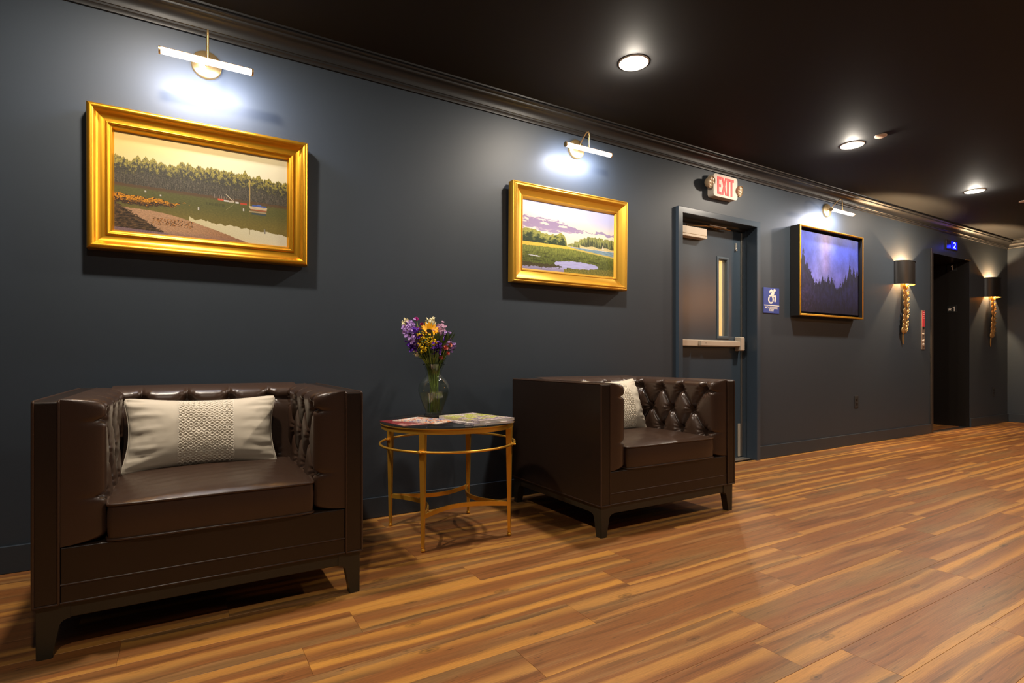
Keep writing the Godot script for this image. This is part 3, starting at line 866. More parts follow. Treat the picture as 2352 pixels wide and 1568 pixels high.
# ---------------------------------------------------------------- lift: deep dark alcove with its door at the back
func build_lift() -> void:
	var d := thing("door_2"); d.set_meta("kind", "structure")
	var dark := mat(col(34, 31, 29), 0.32, 0.3)
	var jm := MB.new()
	wall_box(jm, EL - 0.02, EL + 0.0, 0, EH + 0.02, -0.62, 0.012)
	wall_box(jm, ER, ER + 0.02, 0, EH, -0.62, -0.002)
	wall_box(jm, EL - 0.02, ER + 0.02, EH, EH + 0.02, -0.62, -0.002)
	part("jamb", jm, dark, d)
	var cs := MB.new()
	cs.box(Vector3(EL - 0.028, (EH + 0.05) / 2, 0.008), Vector3(0.05, EH + 0.05, 0.016), 0.003)
	part("casing", cs, mat(col(62, 56, 50), 0.4, 0.3), d)
	var ed := MB.new(); ed.box(Vector3(ER - 0.06, EH + 0.004, 0.003), Vector3(0.16, 0.012, 0.008), 0.002)
	part("head_edge", ed, M.brass, d)
	for s in [0, 1]:
		var p := MB.new()
		var w := (ER - EL) / 2
		p.box(Vector3(EL + w * (s + 0.5), EH / 2 + 0.01, -0.595), Vector3(w - 0.004, EH - 0.02, 0.03), 0.003)
		part("sliding_panel", p, dark, d)
	# floor marks on the jamb
	for q in [["1", 2.15, 0.0, 0.05], ["*1", 1.588, 0.0, 0.045]]:
		var pl := MB.new()
		pl.box(Vector3(ER - 0.004, q[1], -0.193), Vector3(0.006, 0.10, 0.115), 0.003)
		var o := part("floor_mark", pl, M.black, self)
		var star: bool = q[0] == "*1"
		tag(o, "black raised plate with a white star and 1 on the lift jamb" if star else "black plate with a plain white 1 high on the lift jamb", "sign")
		var wm := mat(col(200, 192, 182), 0.5)
		var ch := MB.new()
		# digit: stroke with a flag, foot left plain; the plate faces -x, so +z of the sign runs to the left
		var xf := Transform3D(Basis(Vector3(0, 0, 1), Vector3(0, 1, 0), Vector3(-1, 0, 0)), Vector3(ER - 0.007, q[1], -0.193))
		var ox: float = 0.026 if star else 0.004
		ch.prism(PackedVector2Array([Vector2(ox - 0.004, -0.03), Vector2(ox + 0.006, -0.03), Vector2(ox + 0.006, 0.032), Vector2(ox - 0.002, 0.032), Vector2(ox - 0.015, 0.023), Vector2(ox - 0.015, 0.013), Vector2(ox - 0.004, 0.02)]), 0.002, xf)
		part("digit", ch, wm, o)
		if star:
			var sm := MB.new(); var pts := PackedVector2Array()
			for k in 10:
				var rr := 0.027 if k % 2 == 0 else 0.011
				pts.append(Vector2(-0.024 + rr * sin(TAU * k / 10), -0.002 + rr * cos(TAU * k / 10)))
			sm.prism(pts, 0.002, xf)
			part("star", sm, wm, o)
	# floor indicator over the opening
	var t := thing("lift_indicator", Vector3(8.41, 2.36, 0))
	tag(t, "small lift floor indicator with a blue screen reading 2 above the opening", "floor indicator")
	var pl := MB.new(); pl.box(Vector3(0, 0, 0.006), Vector3(0.31, 0.12, 0.012), 0.003)
	part("plate", pl, mat(col(64, 56, 58), 0.3, 0.7), t)
	var sc := MB.new(); sc.box(Vector3(0.055, 0.0, 0.014), Vector3(0.17, 0.10, 0.006), 0.002)
	part("screen", sc, glow(col(6, 14, 225), 0.75), t)
	var tm := text_mesh("2", 0.078, 0.001, glow(col(190, 214, 255), 1.0), true)
	var to := part_mesh("digit", tm, t, Vector3(0.055, 0.0, 0.018)); to.scale.x = 1.35
	omni("indicator_glow", Vector3(8.465, 2.36, 0.06), Color(0.15, 0.2, 1.0), 0.01, t)
	# call station
	var c := thing("call_panel", Vector3(7.635, 1.262, 0))
	tag(c, "narrow steel lift call panel with red notice and round buttons beside opening", "call panel")
	var cp := MB.new(); cp.box(Vector3(0, 0, 0.004), Vector3(0.085, 0.475, 0.008), 0.002)
	part("plate", cp, mat(col(150, 132, 122), 0.35, 0.6), c)
	var rn := MB.new(); rn.box(Vector3(0.004, 0.13, 0.009), Vector3(0.062, 0.19, 0.003), 0.001)
	var ro := part("notice", rn, mat(col(168, 52, 62), 0.5), c)
	var pk := mat(col(236, 176, 176), 0.5)
	for k in 4:
		var ln := MB.new(); ln.box(Vector3(0.004 + 0.006 * (k % 2), 0.205 - k * 0.022, 0.0108), Vector3(0.044 - 0.008 * (k % 3), 0.008, 0.001), 0.0003)
		part("notice_line", ln, pk, ro)
	var key := MB.new(); key.lathe(PackedVector2Array([Vector2(0.017, 0), Vector2(0.017, 0.004), Vector2(0, 0.004)]), 16, Transform3D(Basis(Vector3.RIGHT, PI / 2), Vector3(0.006, 0.02, 0.008)))
	part("key_switch", key, M.black, c)
	for k in 3:
		var bt := MB.new()
		var rr := 0.014 if k == 0 else 0.021
		bt.lathe(PackedVector2Array([Vector2(rr, 0), Vector2(rr, 0.008), Vector2(rr - 0.004, 0.011), Vector2(0, 0.012)]), 18, Transform3D(Basis(Vector3.RIGHT, PI / 2), Vector3(0.004, [-0.052, -0.137, -0.182][k], 0.008)))
		part("button", bt, mat(col(220, 206, 196), 0.22, 0.8), c)

func text_mesh(s: String, h: float, depth: float, m: Material, bold := false) -> TextMesh:
	var f := SystemFont.new()
	f.font_names = PackedStringArray(["Droid Sans"])
	f.font_weight = 700 if bold else 400
	var t := TextMesh.new()
	t.text = s; t.font = f; t.font_size = 64
	t.pixel_size = h / 46.0
	t.depth = depth
	t.material = m
	return t

# ---------------------------------------------------------------- pictures
func picture(called: String, at: Vector3, w: float, h: float, prof: PackedVector2Array, fm: Material, im: Image, open_w: float, open_h: float, zc: float, lean := 0.0, tint := Color(0.76, 0.76, 0.76)) -> Node3D:
	var t := thing(called, at)
	t.rotation.x = lean
	var fr := MB.new(); fr.mould(w, h, prof)
	part("frame", fr, fm, t)
	var bk := MB.new(); bk.box(Vector3(0, 0, 0.006), Vector3(w - 0.03, h - 0.03, 0.012), 0.002)
	part("backing", bk, M.edge, t)
	var cv := MB.new(); cv.box(Vector3(0, 0, zc - 0.006), Vector3(open_w, open_h, 0.012), 0.001)
	var pm := mat(tint, 0.5, 0.0, 0.4)
	pm.albedo_texture = tex(im)
	pm.texture_repeat = false
	part("canvas", cv, pm, t)
	return t

func arc_pts(a: Vector2, b: Vector2, bulge: float, nseg := 6) -> PackedVector2Array:
	var o := PackedVector2Array()
	var d := b - a; var p := Vector2(-d.y, d.x)
	for k in range(1, nseg + 1):
		var f := float(k) / nseg
		o.append(a + d * f + p * (bulge * 4.0 * f * (1.0 - f)))
	return o

func build_pictures() -> void:
	# deep gilt frame: outer bead, wide cove falling inwards, stepped inner lip
	var p1 := PackedVector2Array([Vector2(0, 0), Vector2(0, 0.052), Vector2(0.004, 0.060)])
	p1.append_array(arc_pts(Vector2(0.004, 0.060), Vector2(0.024, 0.062), 0.22, 5))
	p1.append(Vector2(0.028, 0.056))
	p1.append_array(arc_pts(Vector2(0.028, 0.056), Vector2(0.066, 0.036), -0.16, 6))
	p1.append(Vector2(0.068, 0.040))
	p1.append_array(arc_pts(Vector2(0.068, 0.040), Vector2(0.080, 0.038), 0.25, 4))
	p1.append_array([Vector2(0.082, 0.034), Vector2(0.090, 0.033), Vector2(0.092, 0.026), Vector2(0.098, 0.016)])
	var a := picture("painting", Vector3(0.095, 1.725, 0.014), 0.93, 0.645, p1, M.gold, harbour_image(), 0.745, 0.46, 0.017, 0.02)
	tag(a, "large gilt framed painting of a wooded harbour with a moored sloop over left armchair", "painting")
	var p2 := PackedVector2Array([Vector2(0, 0), Vector2(0, 0.056), Vector2(0.004, 0.062), Vector2(0.009, 0.064), Vector2(0.013, 0.060), Vector2(0.016, 0.060)])
	p2.append_array(arc_pts(Vector2(0.016, 0.060), Vector2(0.028, 0.064), 0.2, 4))
	p2.append(Vector2(0.031, 0.056)); p2.append(Vector2(0.036, 0.054)); p2.append(Vector2(0.040, 0.046))
	p2.append(Vector2(0.080, 0.034)); p2.append(Vector2(0.082, 0.037)); p2.append(Vector2(0.088, 0.036)); p2.append(Vector2(0.090, 0.030)); p2.append(Vector2(0.096, 0.022)); p2.append(Vector2(0.10, 0.016))
	var b := picture("painting", Vector3(2.318, 1.742, 0.014), 0.99, 0.655, p2, M.gold2, marsh_image(), 0.80, 0.465, 0.018, 0.015, Color(0.95, 0.95, 0.97))
	tag(b, "gilt framed painting of a green marsh under violet clouds over right armchair", "painting")
	var p3 := PackedVector2Array([Vector2(0, 0.092), Vector2(0.002, 0.096), Vector2(0.017, 0.096), Vector2(0.019, 0.094)])
	var c := picture("painting", Vector3(5.515, 1.748, 0.004), 1.13, 0.855, p3, M.gold, night_image(), 1.045, 0.77, 0.066, 0.0, Color(1, 1, 1))
	var fl := MB.new()
	fl.mould(1.13, 0.855, PackedVector2Array([Vector2(0, 0), Vector2(0, 0.092)]))
	part("frame_side", fl, M.black, c)
	fl = MB.new()
	fl.mould(1.13, 0.855, PackedVector2Array([Vector2(0.019, 0.094), Vector2(0.019, 0.02), Vector2(0.06, 0.02)]))
	part("float_channel", fl, M.black, c)
	var cs := MB.new(); cs.box(Vector3(0, 0, 0.03), Vector3(1.04, 0.765, 0.06), 0.002)
	part("stretcher", cs, M.black, c)
	tag(c, "blue night woodland painting in a black float frame with thin gold edge", "painting")

func picture_lamp(x: float, y: float, tube_y: float, tube_z: float, len: float, label: String, power := 1.0) -> void:
	var t := thing("picture_lamp", Vector3(x, y, 0))
	tag(t, label, "picture lamp", "brass picture lamps over the paintings")
	var bp := MB.new()
	bp.lathe(PackedVector2Array([Vector2(0.067, 0), Vector2(0.067, 0.016), Vector2(0.064, 0.020), Vector2(0.0, 0.021)]), 40, Transform3D(Basis(Vector3.RIGHT, PI / 2), Vector3.ZERO))
	part("back_plate", bp, M.brass, t)
	var dy := tube_y - y
	var ap := 0.080
	var arm := MB.new()
	arm.tube(smooth_path([Vector3(0, 0.0, 0.02), Vector3(0, 0.012, tube_z * 0.30), Vector3(0, 0.045, tube_z * 0.52), Vector3(0, ap - 0.008, tube_z * 0.76), Vector3(0, ap, tube_z * 0.9), Vector3(0, ap - 0.012, tube_z * 0.985), Vector3(0, ap - 0.04, tube_z), Vector3(0, dy + 0.018, tube_z)], 6), 0.0045, 10)
	arm.blob(Vector3(0, 0, 0.022), Vector3(0.011, 0.011, 0.006))
	part("arm", arm, M.brass, t)
	var cap := MB.new(); cap.tube(PackedVector3Array([Vector3(0, dy + 0.03, tube_z), Vector3(0, dy + 0.012, tube_z)]), 0.007, 12)
	part("arm_socket", cap, M.brass, t)
	# upper half is a brass housing, the lower half the lit diffuser
	var r := 0.0155
	for top in [true, false]:
		var mb := MB.new()
		var rr: float = r + 0.0012 if top else r
		var p := PackedVector3Array(); var seg := 12
		for e in [-0.5, 0.5]:
			for k in seg + 1:
				var an: float = (0.22 * PI + PI * 0.56 * k / seg) if top else (0.78 * PI + PI * 1.44 * k / seg)
				p.append(Vector3(len * e, dy + rr * sin(an), tube_z + rr * cos(an)))
		mb.grid(2, seg + 1, p, Vector3(0, dy, tube_z))
		part("housing" if top else "light_tube", mb, M.brass if top else M.tube, t)
	for e in [-0.5, 0.5]:
		var ec := MB.new()
		ec.lathe(PackedVector2Array([Vector2(0, -0.003), Vector2(r + 0.002, -0.003), Vector2(r + 0.002, 0.005), Vector2(0, 0.005)]), 16, Transform3D(Basis(Vector3(0, 0, 1), PI / 2), Vector3(len * e, dy, tube_z)))
		part("end_cap", ec, M.brass, t)
	area_lamp("lamp_light", Vector3(x, tube_y - 0.013, tube_z - 0.014), Vector3(0, -0.62, -0.79), Vector2(len - 0.02, 0.02), Color(0.92, 0.93, 1.0), LAMP_E * power, t)

func build_picture_lamps() -> void:
	picture_lamp(0.095, 2.358, 2.285, 0.205, 0.375, "brass picture lamp with lit tube above the large harbour painting", 1.12)
	picture_lamp(2.385, 2.395, 2.345, 0.152, 0.395, "brass picture lamp with lit tube above the marsh painting")
	picture_lamp(5.560, 2.405, 2.355, 0.160, 0.395, "brass picture lamp with lit tube above the blue night painting", 1.35)

# ---------------------------------------------------------------- ceiling fittings
func build_ceiling_fittings() -> void:
	var spots := [[-0.1, "left of the frame"], [2.225, "recessed ceiling downlight nearest the camera, the largest lit disc"], [4.575, "recessed ceiling downlight beside the first pale cover disc, above exit door"], [6.90, "recessed ceiling downlight far along the ceiling near the wall sconces"], [9.25, "recessed ceiling downlight over the far end by the end wall"]]
	for row in 2:
		var z: float = 0.755 if row == 0 else 2.75
		for q in spots:
			if row == 0 and q[0] > 9.0: continue
			var t := thing("downlight", Vector3(q[0], CEIL, z))
			var lb: String = q[1]
			if q[0] < 0: lb = "recessed ceiling downlight above the left armchair, out of frame"
			if row == 1: lb = "recessed ceiling downlight of the second row, %s" % ["left of the camera", "beside the camera", "opposite the exit door", "opposite the near sconce", "near the end wall"][spots.find(q)]
			tag(t, lb, "downlight", "recessed ceiling downlights")
			var rim := MB.new()
			rim.lathe(PackedVector2Array([Vector2(0.088, 0.0), Vector2(0.087, -0.004), Vector2(0.082, -0.0065), Vector2(0.070, -0.006), Vector2(0.067, 0.0)]), 40)
			part("trim_ring", rim, mat(col(196, 190, 182), 0.5), t)
			var ln := MB.new()
			ln.lathe(PackedVector2Array([Vector2(0.0, -0.014), Vector2(0.022, -0.0132), Vector2(0.044, -0.0105), Vector2(0.058, -0.0075), Vector2(0.067, -0.003)]), 36)
			part("lens", ln, M.lens, t)
			if row == 0:
				area_lamp("downlight_lamp", Vector3(q[0], CEIL - 0.017, z), Vector3.DOWN, Vector2(0.11, 0.11), Color(1.0, 0.94, 0.86), DOWN_E * (0.95 if q[0] < 0 else 1.0), t)
			else:
				var sp := SpotLight3D.new(); sp.name = "downlight_lamp"
				t.add_child(sp, true)
				sp.light_color = Color(1.0, 0.94, 0.86); sp.light_energy = DOWN_E2
				sp.light_size = 0.055; sp.spot_angle = 62.0; sp.spot_angle_attenuation = 1.0; sp.spot_range = 14.0; sp.spot_attenuation = 2.0
				sp.shadow_enabled = true
				sp.position = Vector3(0, -0.02, 0); sp.rotation.x = -PI / 2
			omni("lens_spill", Vector3(q[0], CEIL - 0.022, z), Color(1.0, 0.95, 0.88), 0.5, t, 0.03)
	for q in [[4.575, 0.965, "pale round cover disc on the black ceiling beside a downlight"], [7.80, 0.88, "pale round cover disc at the right edge of the black ceiling"]]:
		var mb := MB.new()
		mb.lathe(PackedVector2Array([Vector2(0, -0.010), Vector2(0.036, -0.0095), Vector2(0.041, -0.006), Vector2(0.041, 0.0)]), 32)
		var o := part("cover_disc", mb, mat(col(206, 180, 158), 0.5), self, Vector3(q[0], CEIL, q[1]))
		tag(o, q[2], "ceiling disc", "round ceiling cover discs")

# ---------------------------------------------------------------- exit sign
func build_signs() -> void:
	var t := thing("exit_sign", Vector3(3.935, 2.366, 0))
	tag(t, "lit red and white EXIT sign with two emergency lamp heads over door", "exit sign")
	var bd := MB.new()
	var rr := PackedVector2Array()
	for k in 4:
		for j in 6:
			var an := PI / 2 * k + PI / 2 * j / 5.0
			rr.append(Vector2([1, -1, -1, 1][k] * (0.153 - 0.026) + 0.026 * cos(an), [1, 1, -1, -1][k] * (0.094 - 0.026) + 0.026 * sin(an)))
	bd.prism(rr, 0.062)
	var bo := part("sign_body", bd, mat(col(206, 196, 180), 0.5), t)
	var red := glow(col(255, 52, 52), 0.62)
	var E := [Vector2(0, 0), Vector2(0.05, 0), Vector2(0.05, 0.022), Vector2(0.021, 0.022), Vector2(0.021, 0.062), Vector2(0.044, 0.062), Vector2(0.044, 0.083), Vector2(0.021, 0.083), Vector2(0.021, 0.124), Vector2(0.05, 0.124), Vector2(0.05, 0.146), Vector2(0, 0.146)]
	var X := [Vector2(0, 0), Vector2(0.021, 0), Vector2(0.034, 0.05), Vector2(0.047, 0), Vector2(0.068, 0), Vector2(0.045, 0.075), Vector2(0.067, 0.146), Vector2(0.046, 0.146), Vector2(0.034, 0.1), Vector2(0.022, 0.146), Vector2(0.001, 0.146), Vector2(0.023, 0.075)]
	var I := [Vector2(0, 0), Vector2(0.021, 0), Vector2(0.021, 0.146), Vector2(0, 0.146)]
	var T := [Vector2(0.018, 0), Vector2(0.039, 0), Vector2(0.039, 0.124), Vector2(0.057, 0.124), Vector2(0.057, 0.146), Vector2(0, 0.146), Vector2(0, 0.124), Vector2(0.018, 0.124)]
	var x := -0.108
	for L in [[E, 0.054], [X, 0.072], [I, 0.028], [T, 0.06]]:
		var mb := MB.new()
		mb.prism(PackedVector2Array(L[0]), 0.003, Transform3D(Basis.IDENTITY, Vector3(x, -0.073, 0.061)))
		part("letter", mb, red, bo)
		x += L[1]
	var led := MB.new(); led.blob(Vector3(-0.082, -0.094, 0.05), Vector3(0.004, 0.003, 0.004))
	part("status_lamp", led, glow(col(255, 40, 30), 1.0), t)
	for s in [-1, 1]:
		var head := MB.new()
		var look := Vector3(0.35 * s - 0.10, -0.25, 1.0).normalized() if s > 0 else Vector3(0.12, -0.32, 1.0).normalized()
		var bs := Basis.looking_at(-look, Vector3.UP) * Basis(Vector3.RIGHT, PI / 2)
		var at := Vector3(0.185 * s, -0.008 if s > 0 else 0.012, 0.055)
		head.lathe(PackedVector2Array([Vector2(0, -0.046), Vector2(0.022, -0.044), Vector2(0.041, -0.024), Vector2(0.049, 0.0), Vector2(0.049, 0.012), Vector2(0.045, 0.015), Vector2(0.043, 0.008), Vector2(0, 0.008)]), 28, Transform3D(bs, at))
		var ho := part("lamp_head", head, mat(col(176, 152, 122), 0.45), t)
		var ld := MB.new()
		for k in 7:
			var o := Vector3.ZERO if k == 6 else Vector3(0.027 * cos(TAU * k / 6), 0, 0.027 * sin(TAU * k / 6))
			ld.blob(at + bs * (o + Vector3(0, 0.009, 0)), Vector3(0.0115, 0.0115, 0.005), bs * Basis(Vector3.RIGHT, PI / 2))
		part("reflector", ld, mat(col(226, 208, 176), 0.2, 0.3), ho)
		var neck := MB.new(); neck.tube(PackedVector3Array([Vector3(0.15 * s, 0, 0.028), at - look * 0.02]), 0.011, 10)
		part("swivel_neck", neck, mat(col(176, 160, 140), 0.5), t)
	omni("exit_glow", Vector3(3.935, 2.366, 0.11), Color(1.0, 0.12, 0.1), 0.004, t)
	# accessible exit sign
	var s := thing("accessible_exit_sign", Vector3(4.651, 1.449, 0))
	tag(s, "square blue ACCESSIBLE EXIT sign with white wheelchair symbol right of the door", "sign")
	var pl := MB.new(); pl.box(Vector3(0, 0, 0.004), Vector3(0.238, 0.236, 0.006), 0.002)
	part("plate", pl, mat(col(52, 72, 148), 0.45), s)
	var wm := mat(col(238, 228, 216), 0.5)
	var sy := MB.new()
	var xf := Transform3D(Basis.IDENTITY, Vector3(0, 0, 0.007))
	# drawn on a 575 x 960 grid over the plate
	var P := func(l: Array) -> PackedVector2Array:
		var o := PackedVector2Array()
		for q in l: o.append(Vector2((q.x - 482.0) / 2416.0, (790.0 - q.y + (q.x - 482.0) * 0.075) / 4025.0))
		return o
	var arc := func(c: Vector2, ro: Vector2, ri: Vector2, a0: float, a1: float) -> Array:
		var o := []; var inn := []
		for k in 25:
			var an := deg_to_rad(lerpf(a0, a1, k / 24.0))
			o.append(c + Vector2(cos(an), sin(an)) * ro); inn.append(c + Vector2(cos(an), sin(an)) * ri)
		inn.reverse()
		return o + inn
	var head := []
	for k in 20: head.append(Vector2(590, 412) + Vector2(cos(TAU * k / 20), sin(TAU * k / 20)) * Vector2(42, 58))
	sy.prism(P.call(head), 0.0012, xf)
	sy.prism(P.call([Vector2(388, 470), Vector2(455, 375), Vector2(478, 368), Vector2(585, 488), Vector2(582, 530), Vector2(552, 606), Vector2(440, 640), Vector2(415, 650), Vector2(392, 606), Vector2(450, 565), Vector2(492, 470), Vector2(470, 452), Vector2(425, 502), Vector2(408, 500)]), 0.0012, xf)
	sy.prism(P.call([Vector2(530, 606), Vector2(625, 598), Vector2(645, 620), Vector2(630, 835), Vector2(612, 855), Vector2(588, 850), Vector2(580, 830), Vector2(590, 668), Vector2(548, 668)]), 0.0012, xf)
	sy.prism(P.call(arc.call(Vector2(458, 752), Vector2(104, 158), Vector2(58, 104), 48.0, 228.0)), 0.0012, xf)
	sy.prism(P.call(arc.call(Vector2(458, 752), Vector2(104, 158), Vector2(58, 104), -68.0, 38.0)), 0.0012, xf)
	part("symbol", sy, wm, s)
	var ru := MB.new(); ru.box(Vector3(0.002, -0.046, 0.0075), Vector3(0.226, 0.008, 0.002), 0.0005)
	part("rule", ru, wm, s)
	part_mesh("lettering", text_mesh("ACCESSIBLE", 0.019, 0.0012, wm, true), s, Vector3(0.0, -0.067, 0.0076)).scale.x = 1.25
	part_mesh("lettering", text_mesh("EXIT", 0.019, 0.0012, wm, true), s, Vector3(0.0, -0.089, 0.0076)).scale.x = 1.25
	# wall outlets painted over in the wall colour
	for q in [[6.13, 0.455, "dark wall outlet low on the wall between exit door and lift"], [9.75, 0.45, "dark wall outlet low on the wall beneath the far sconce"]]:
		var o := thing("wall_outlet", Vector3(q[0], q[1], 0))
		tag(o, q[2], "outlet", "painted wall outlets")
		var fp := MB.new(); fp.box(Vector3(0, 0, 0.003), Vector3(0.078, 0.125, 0.006), 0.003)
		part("cover_plate", fp, mat(col(48, 50, 52), 0.35), o)
		for k in [-1, 1]:
			var rc := MB.new(); rc.box(Vector3(0, 0.022 * k, 0.006), Vector3(0.034, 0.030, 0.003), 0.004)
			part("socket", rc, M.black, o)

# ---------------------------------------------------------------- wall sconces
func build_sconce(x: float, z: float, turn: float, label: String) -> void:
	var t := thing("wall_sconce", Vector3(x, 1.765, z), turn)
	tag(t, label, "sconce", "half drum wall sconces with gold leaf stems")
	var rx := 0.185; var rz := 0.115; var h := 0.262
	for side in [0, 1]:
		var p := PackedVector3Array(); var cols := 33
		var k0 := 1.0 if side == 0 else 0.984
		for r in 2:
			for c in cols:
				var an := PI * c / (cols - 1)
				p.append(Vector3(rx * k0 * cos(an), h * r + (0.0 if side == 0 else (0.001 if r == 0 else -0.001)), -0.002 + rz * k0 * sin(an)))
		var mb := MB.new()
		mb.grid(2, cols, p, Vector3(0, h / 2, 0))
		if side == 1:
			for k in mb.n.size(): mb.n[k] = -mb.n[k]
			for k in range(0, mb.ix.size(), 3):
				var s := mb.ix[k + 1]; mb.ix[k + 1] = mb.ix[k + 2]; mb.ix[k + 2] = s
		part("shade" if side == 0 else "shade_lining", mb, M.shade if side == 0 else M.lining, t)
	for y in [0.0, h]:
		var rim := MB.new()
		var path := PackedVector3Array()
		for c in 25:
			var an := PI * c / 24.0
			path.append(Vector3(rx * 0.992 * cos(an), y, 0.003 + rz * 0.992 * sin(an)))
		rim.tube(path, 0.0028, 6)
		part("shade_rim", rim, M.shade, t)
	var bp := MB.new(); bp.box(Vector3(0, 0.10, 0.008), Vector3(0.06, 0.16, 0.016), 0.004)
	part("back_plate", bp, M.leafgold, t)
	var cd := MB.new(); cd.tube(PackedVector3Array([Vector3(0, 0.04, 0.06), Vector3(0, 0.115, 0.06)]), 0.012, 12)
	cd.tube(PackedVector3Array([Vector3(0, 0.05, 0.01), Vector3(0, 0.05, 0.06)]), 0.006, 8)
	part("candle_sleeve", cd, M.leafgold, t)
	var bl := MB.new()
	bl.lathe(PackedVector2Array([Vector2(0.007, 0.115), Vector2(0.014, 0.135), Vector2(0.016, 0.155), Vector2(0.012, 0.18), Vector2(0.005, 0.205), Vector2(0.002, 0.225), Vector2(0.0, 0.23)]), 14, Transform3D(Basis.IDENTITY, Vector3(0, 0, 0.06)))
	part("bulb", bl, glow(Color(1.0, 0.8, 0.55), 4.0), t)
	# stem with two files of cupped leaves
	var st := MB.new()
	var sp := smooth_path([Vector3(0.0, 0.03, 0.02), Vector3(0.004, -0.12, 0.028), Vector3(0.004, -0.3, 0.030), Vector3(-0.01, -0.46, 0.028), Vector3(-0.022, -0.56, 0.022), Vector3(-0.016, -0.63, 0.016), Vector3(0.004, -0.685, 0.012)], 8)
	var rad := []
	for i in sp.size(): rad.append(0.006 + 0.004 * smoothstep(0.5, 0.75, float(i) / sp.size()) - 0.004 * smoothstep(0.85, 1.0, float(i) / sp.size()))
	st.tube(sp, rad, 8)
	part("stem", st, M.leafgold, t)
	var variants := []
	var r := RandomNumberGenerator.new(); r.seed = 12
	for k in 9:
		for s in [-1, 1]:
			var f := 0.09 + k * 0.067 + (0.012 if s > 0 else 0.0)
			var i := clampi(int(f * (sp.size() - 1)), 1, sp.size() - 2)
			var root := sp[i]
			var y := root.y
			var lf := MB.new()
			var ln := 0.072 + r.randf_range(-0.006, 0.008)
			var c := root + Vector3(s * 0.030, 0.010, 0.014)
			var bs := Basis(Vector3(0, 0, 1), -s * r.randf_range(0.25, 0.6)) * Basis(Vector3(0, 1, 0), s * 0.35)
			lf.blob(c, Vector3(0.027 * r.randf_range(0.85, 1.1), ln * 0.56, 0.012), bs, 7, 10)
			# pointed tip and a raised midrib
			lf.tube(PackedVector3Array([c + bs * Vector3(0, ln * 0.35, 0.010), c + bs * Vector3(0, ln * 0.5, 0.009), c + bs * Vector3(0, ln * 0.6, 0.010)]), [0.010, 0.006, 0.001], 6)
			lf.tube(PackedVector3Array([c + bs * Vector3(0, -ln * 0.42, 0.006), c + bs * Vector3(0, 0, 0.0145), c + bs * Vector3(0, ln * 0.4, 0.008)]), 0.0025, 5)
			part("leaf", lf, M.leafgold, t)
	omni("sconce_lamp", t.global_transform * Vector3(0, 0.165, 0.06), Color(1.0, 0.84, 0.64), SCONCE_E, t, 0.014)

func build_sconces() -> void:
	M.shade = mat(col(20, 16, 13), 0.42, 0.0, 0.45)
	M.lining = mat(col(230, 170, 70), 0.4, 0.6)
	M.leafgold = mat(col(188, 154, 100), 0.36, 0.8)
	build_sconce(7.125, 0.0, 0.0, "lit half drum sconce with gold leaf stem left of the lift opening")
	build_sconce(9.62, 0.0, 0.0, "lit half drum sconce with gold leaf stem between lift and end wall")
	# warm drum pendant on the far side of the lobby: its glow shows on the satin exit door
	var t := thing("drum_pendant", Vector3(7.9, 1.78, 3.3))
	tag(t, "warm glowing drum pendant hanging opposite the exit door, out of frame", "pendant lamp")
	var sh := MB.new()
	sh.lathe(PackedVector2Array([Vector2(0.0, 0.0), Vector2(0.23, 0.0), Vector2(0.236, 0.004), Vector2(0.236, 0.34), Vector2(0.23, 0.344), Vector2(0.0, 0.344)]), 40)
	part("drum_shade", sh, glow(Color(1.0, 0.66, 0.38), 11.0), t)
	var rod := MB.new(); rod.tube(PackedVector3Array([Vector3(0, 0.344, 0), Vector3(0, CEIL - 1.78, 0)]), 0.008, 8)
	rod.lathe(PackedVector2Array([Vector2(0.0, CEIL - 1.805), Vector2(0.05, CEIL - 1.80), Vector2(0.06, CEIL - 1.78)]), 20)
	part("drop_rod", rod, M.brass_dark, t)
	omni("pendant_light", Vector3(7.9, 1.95, 3.3), Color(1.0, 0.7, 0.42), 0.8, t, 0.1)

# ---------------------------------------------------------------- armchair
# tufted pad: a height field over (u along, v up) with deep pleats between buttons; f maps (u, v, height) to a point
func tufted(mb: MB, lu: float, lv: float, th: float, segs: Array, buttons: Array, edges: Array, f: Callable, ref: Vector3, dir: Vector3) -> void:
	var us := sample_axis(lu, edges[0], edges[1]); var vs := sample_axis(lv, edges[2], edges[3])
	var p := PackedVector3Array()
	for v in vs:
		for u in us:
			p.append(f.call(u, v, pad_height(u, v, lu, lv, th, segs, buttons, edges)))
	mb.grid(vs.size(), us.size(), p, ref, PackedVector2Array(), false, false, dir)

func sample_axis(l: float, r0: float, r1: float) -> PackedFloat32Array:
	var o := PackedFloat32Array()
	if r0 > 0:
		for k in 7: o.append(r0 * (1.0 - cos(PI / 2 * k / 7.0)))
	else: o.append(0.0)
	var a := r0 if r0 > 0 else 0.0; var b := l - r1 if r1 > 0 else l
	var m := int((b - a) / 0.0052)
	for k in range(0 if r0 > 0 else 1, m + 1): o.append(a + (b - a) * k / m)
	if r1 > 0:
		for k in range(6, -1, -1): o.append(l - r1 * (1.0 - cos(PI / 2 * k / 7.0)))
	return o

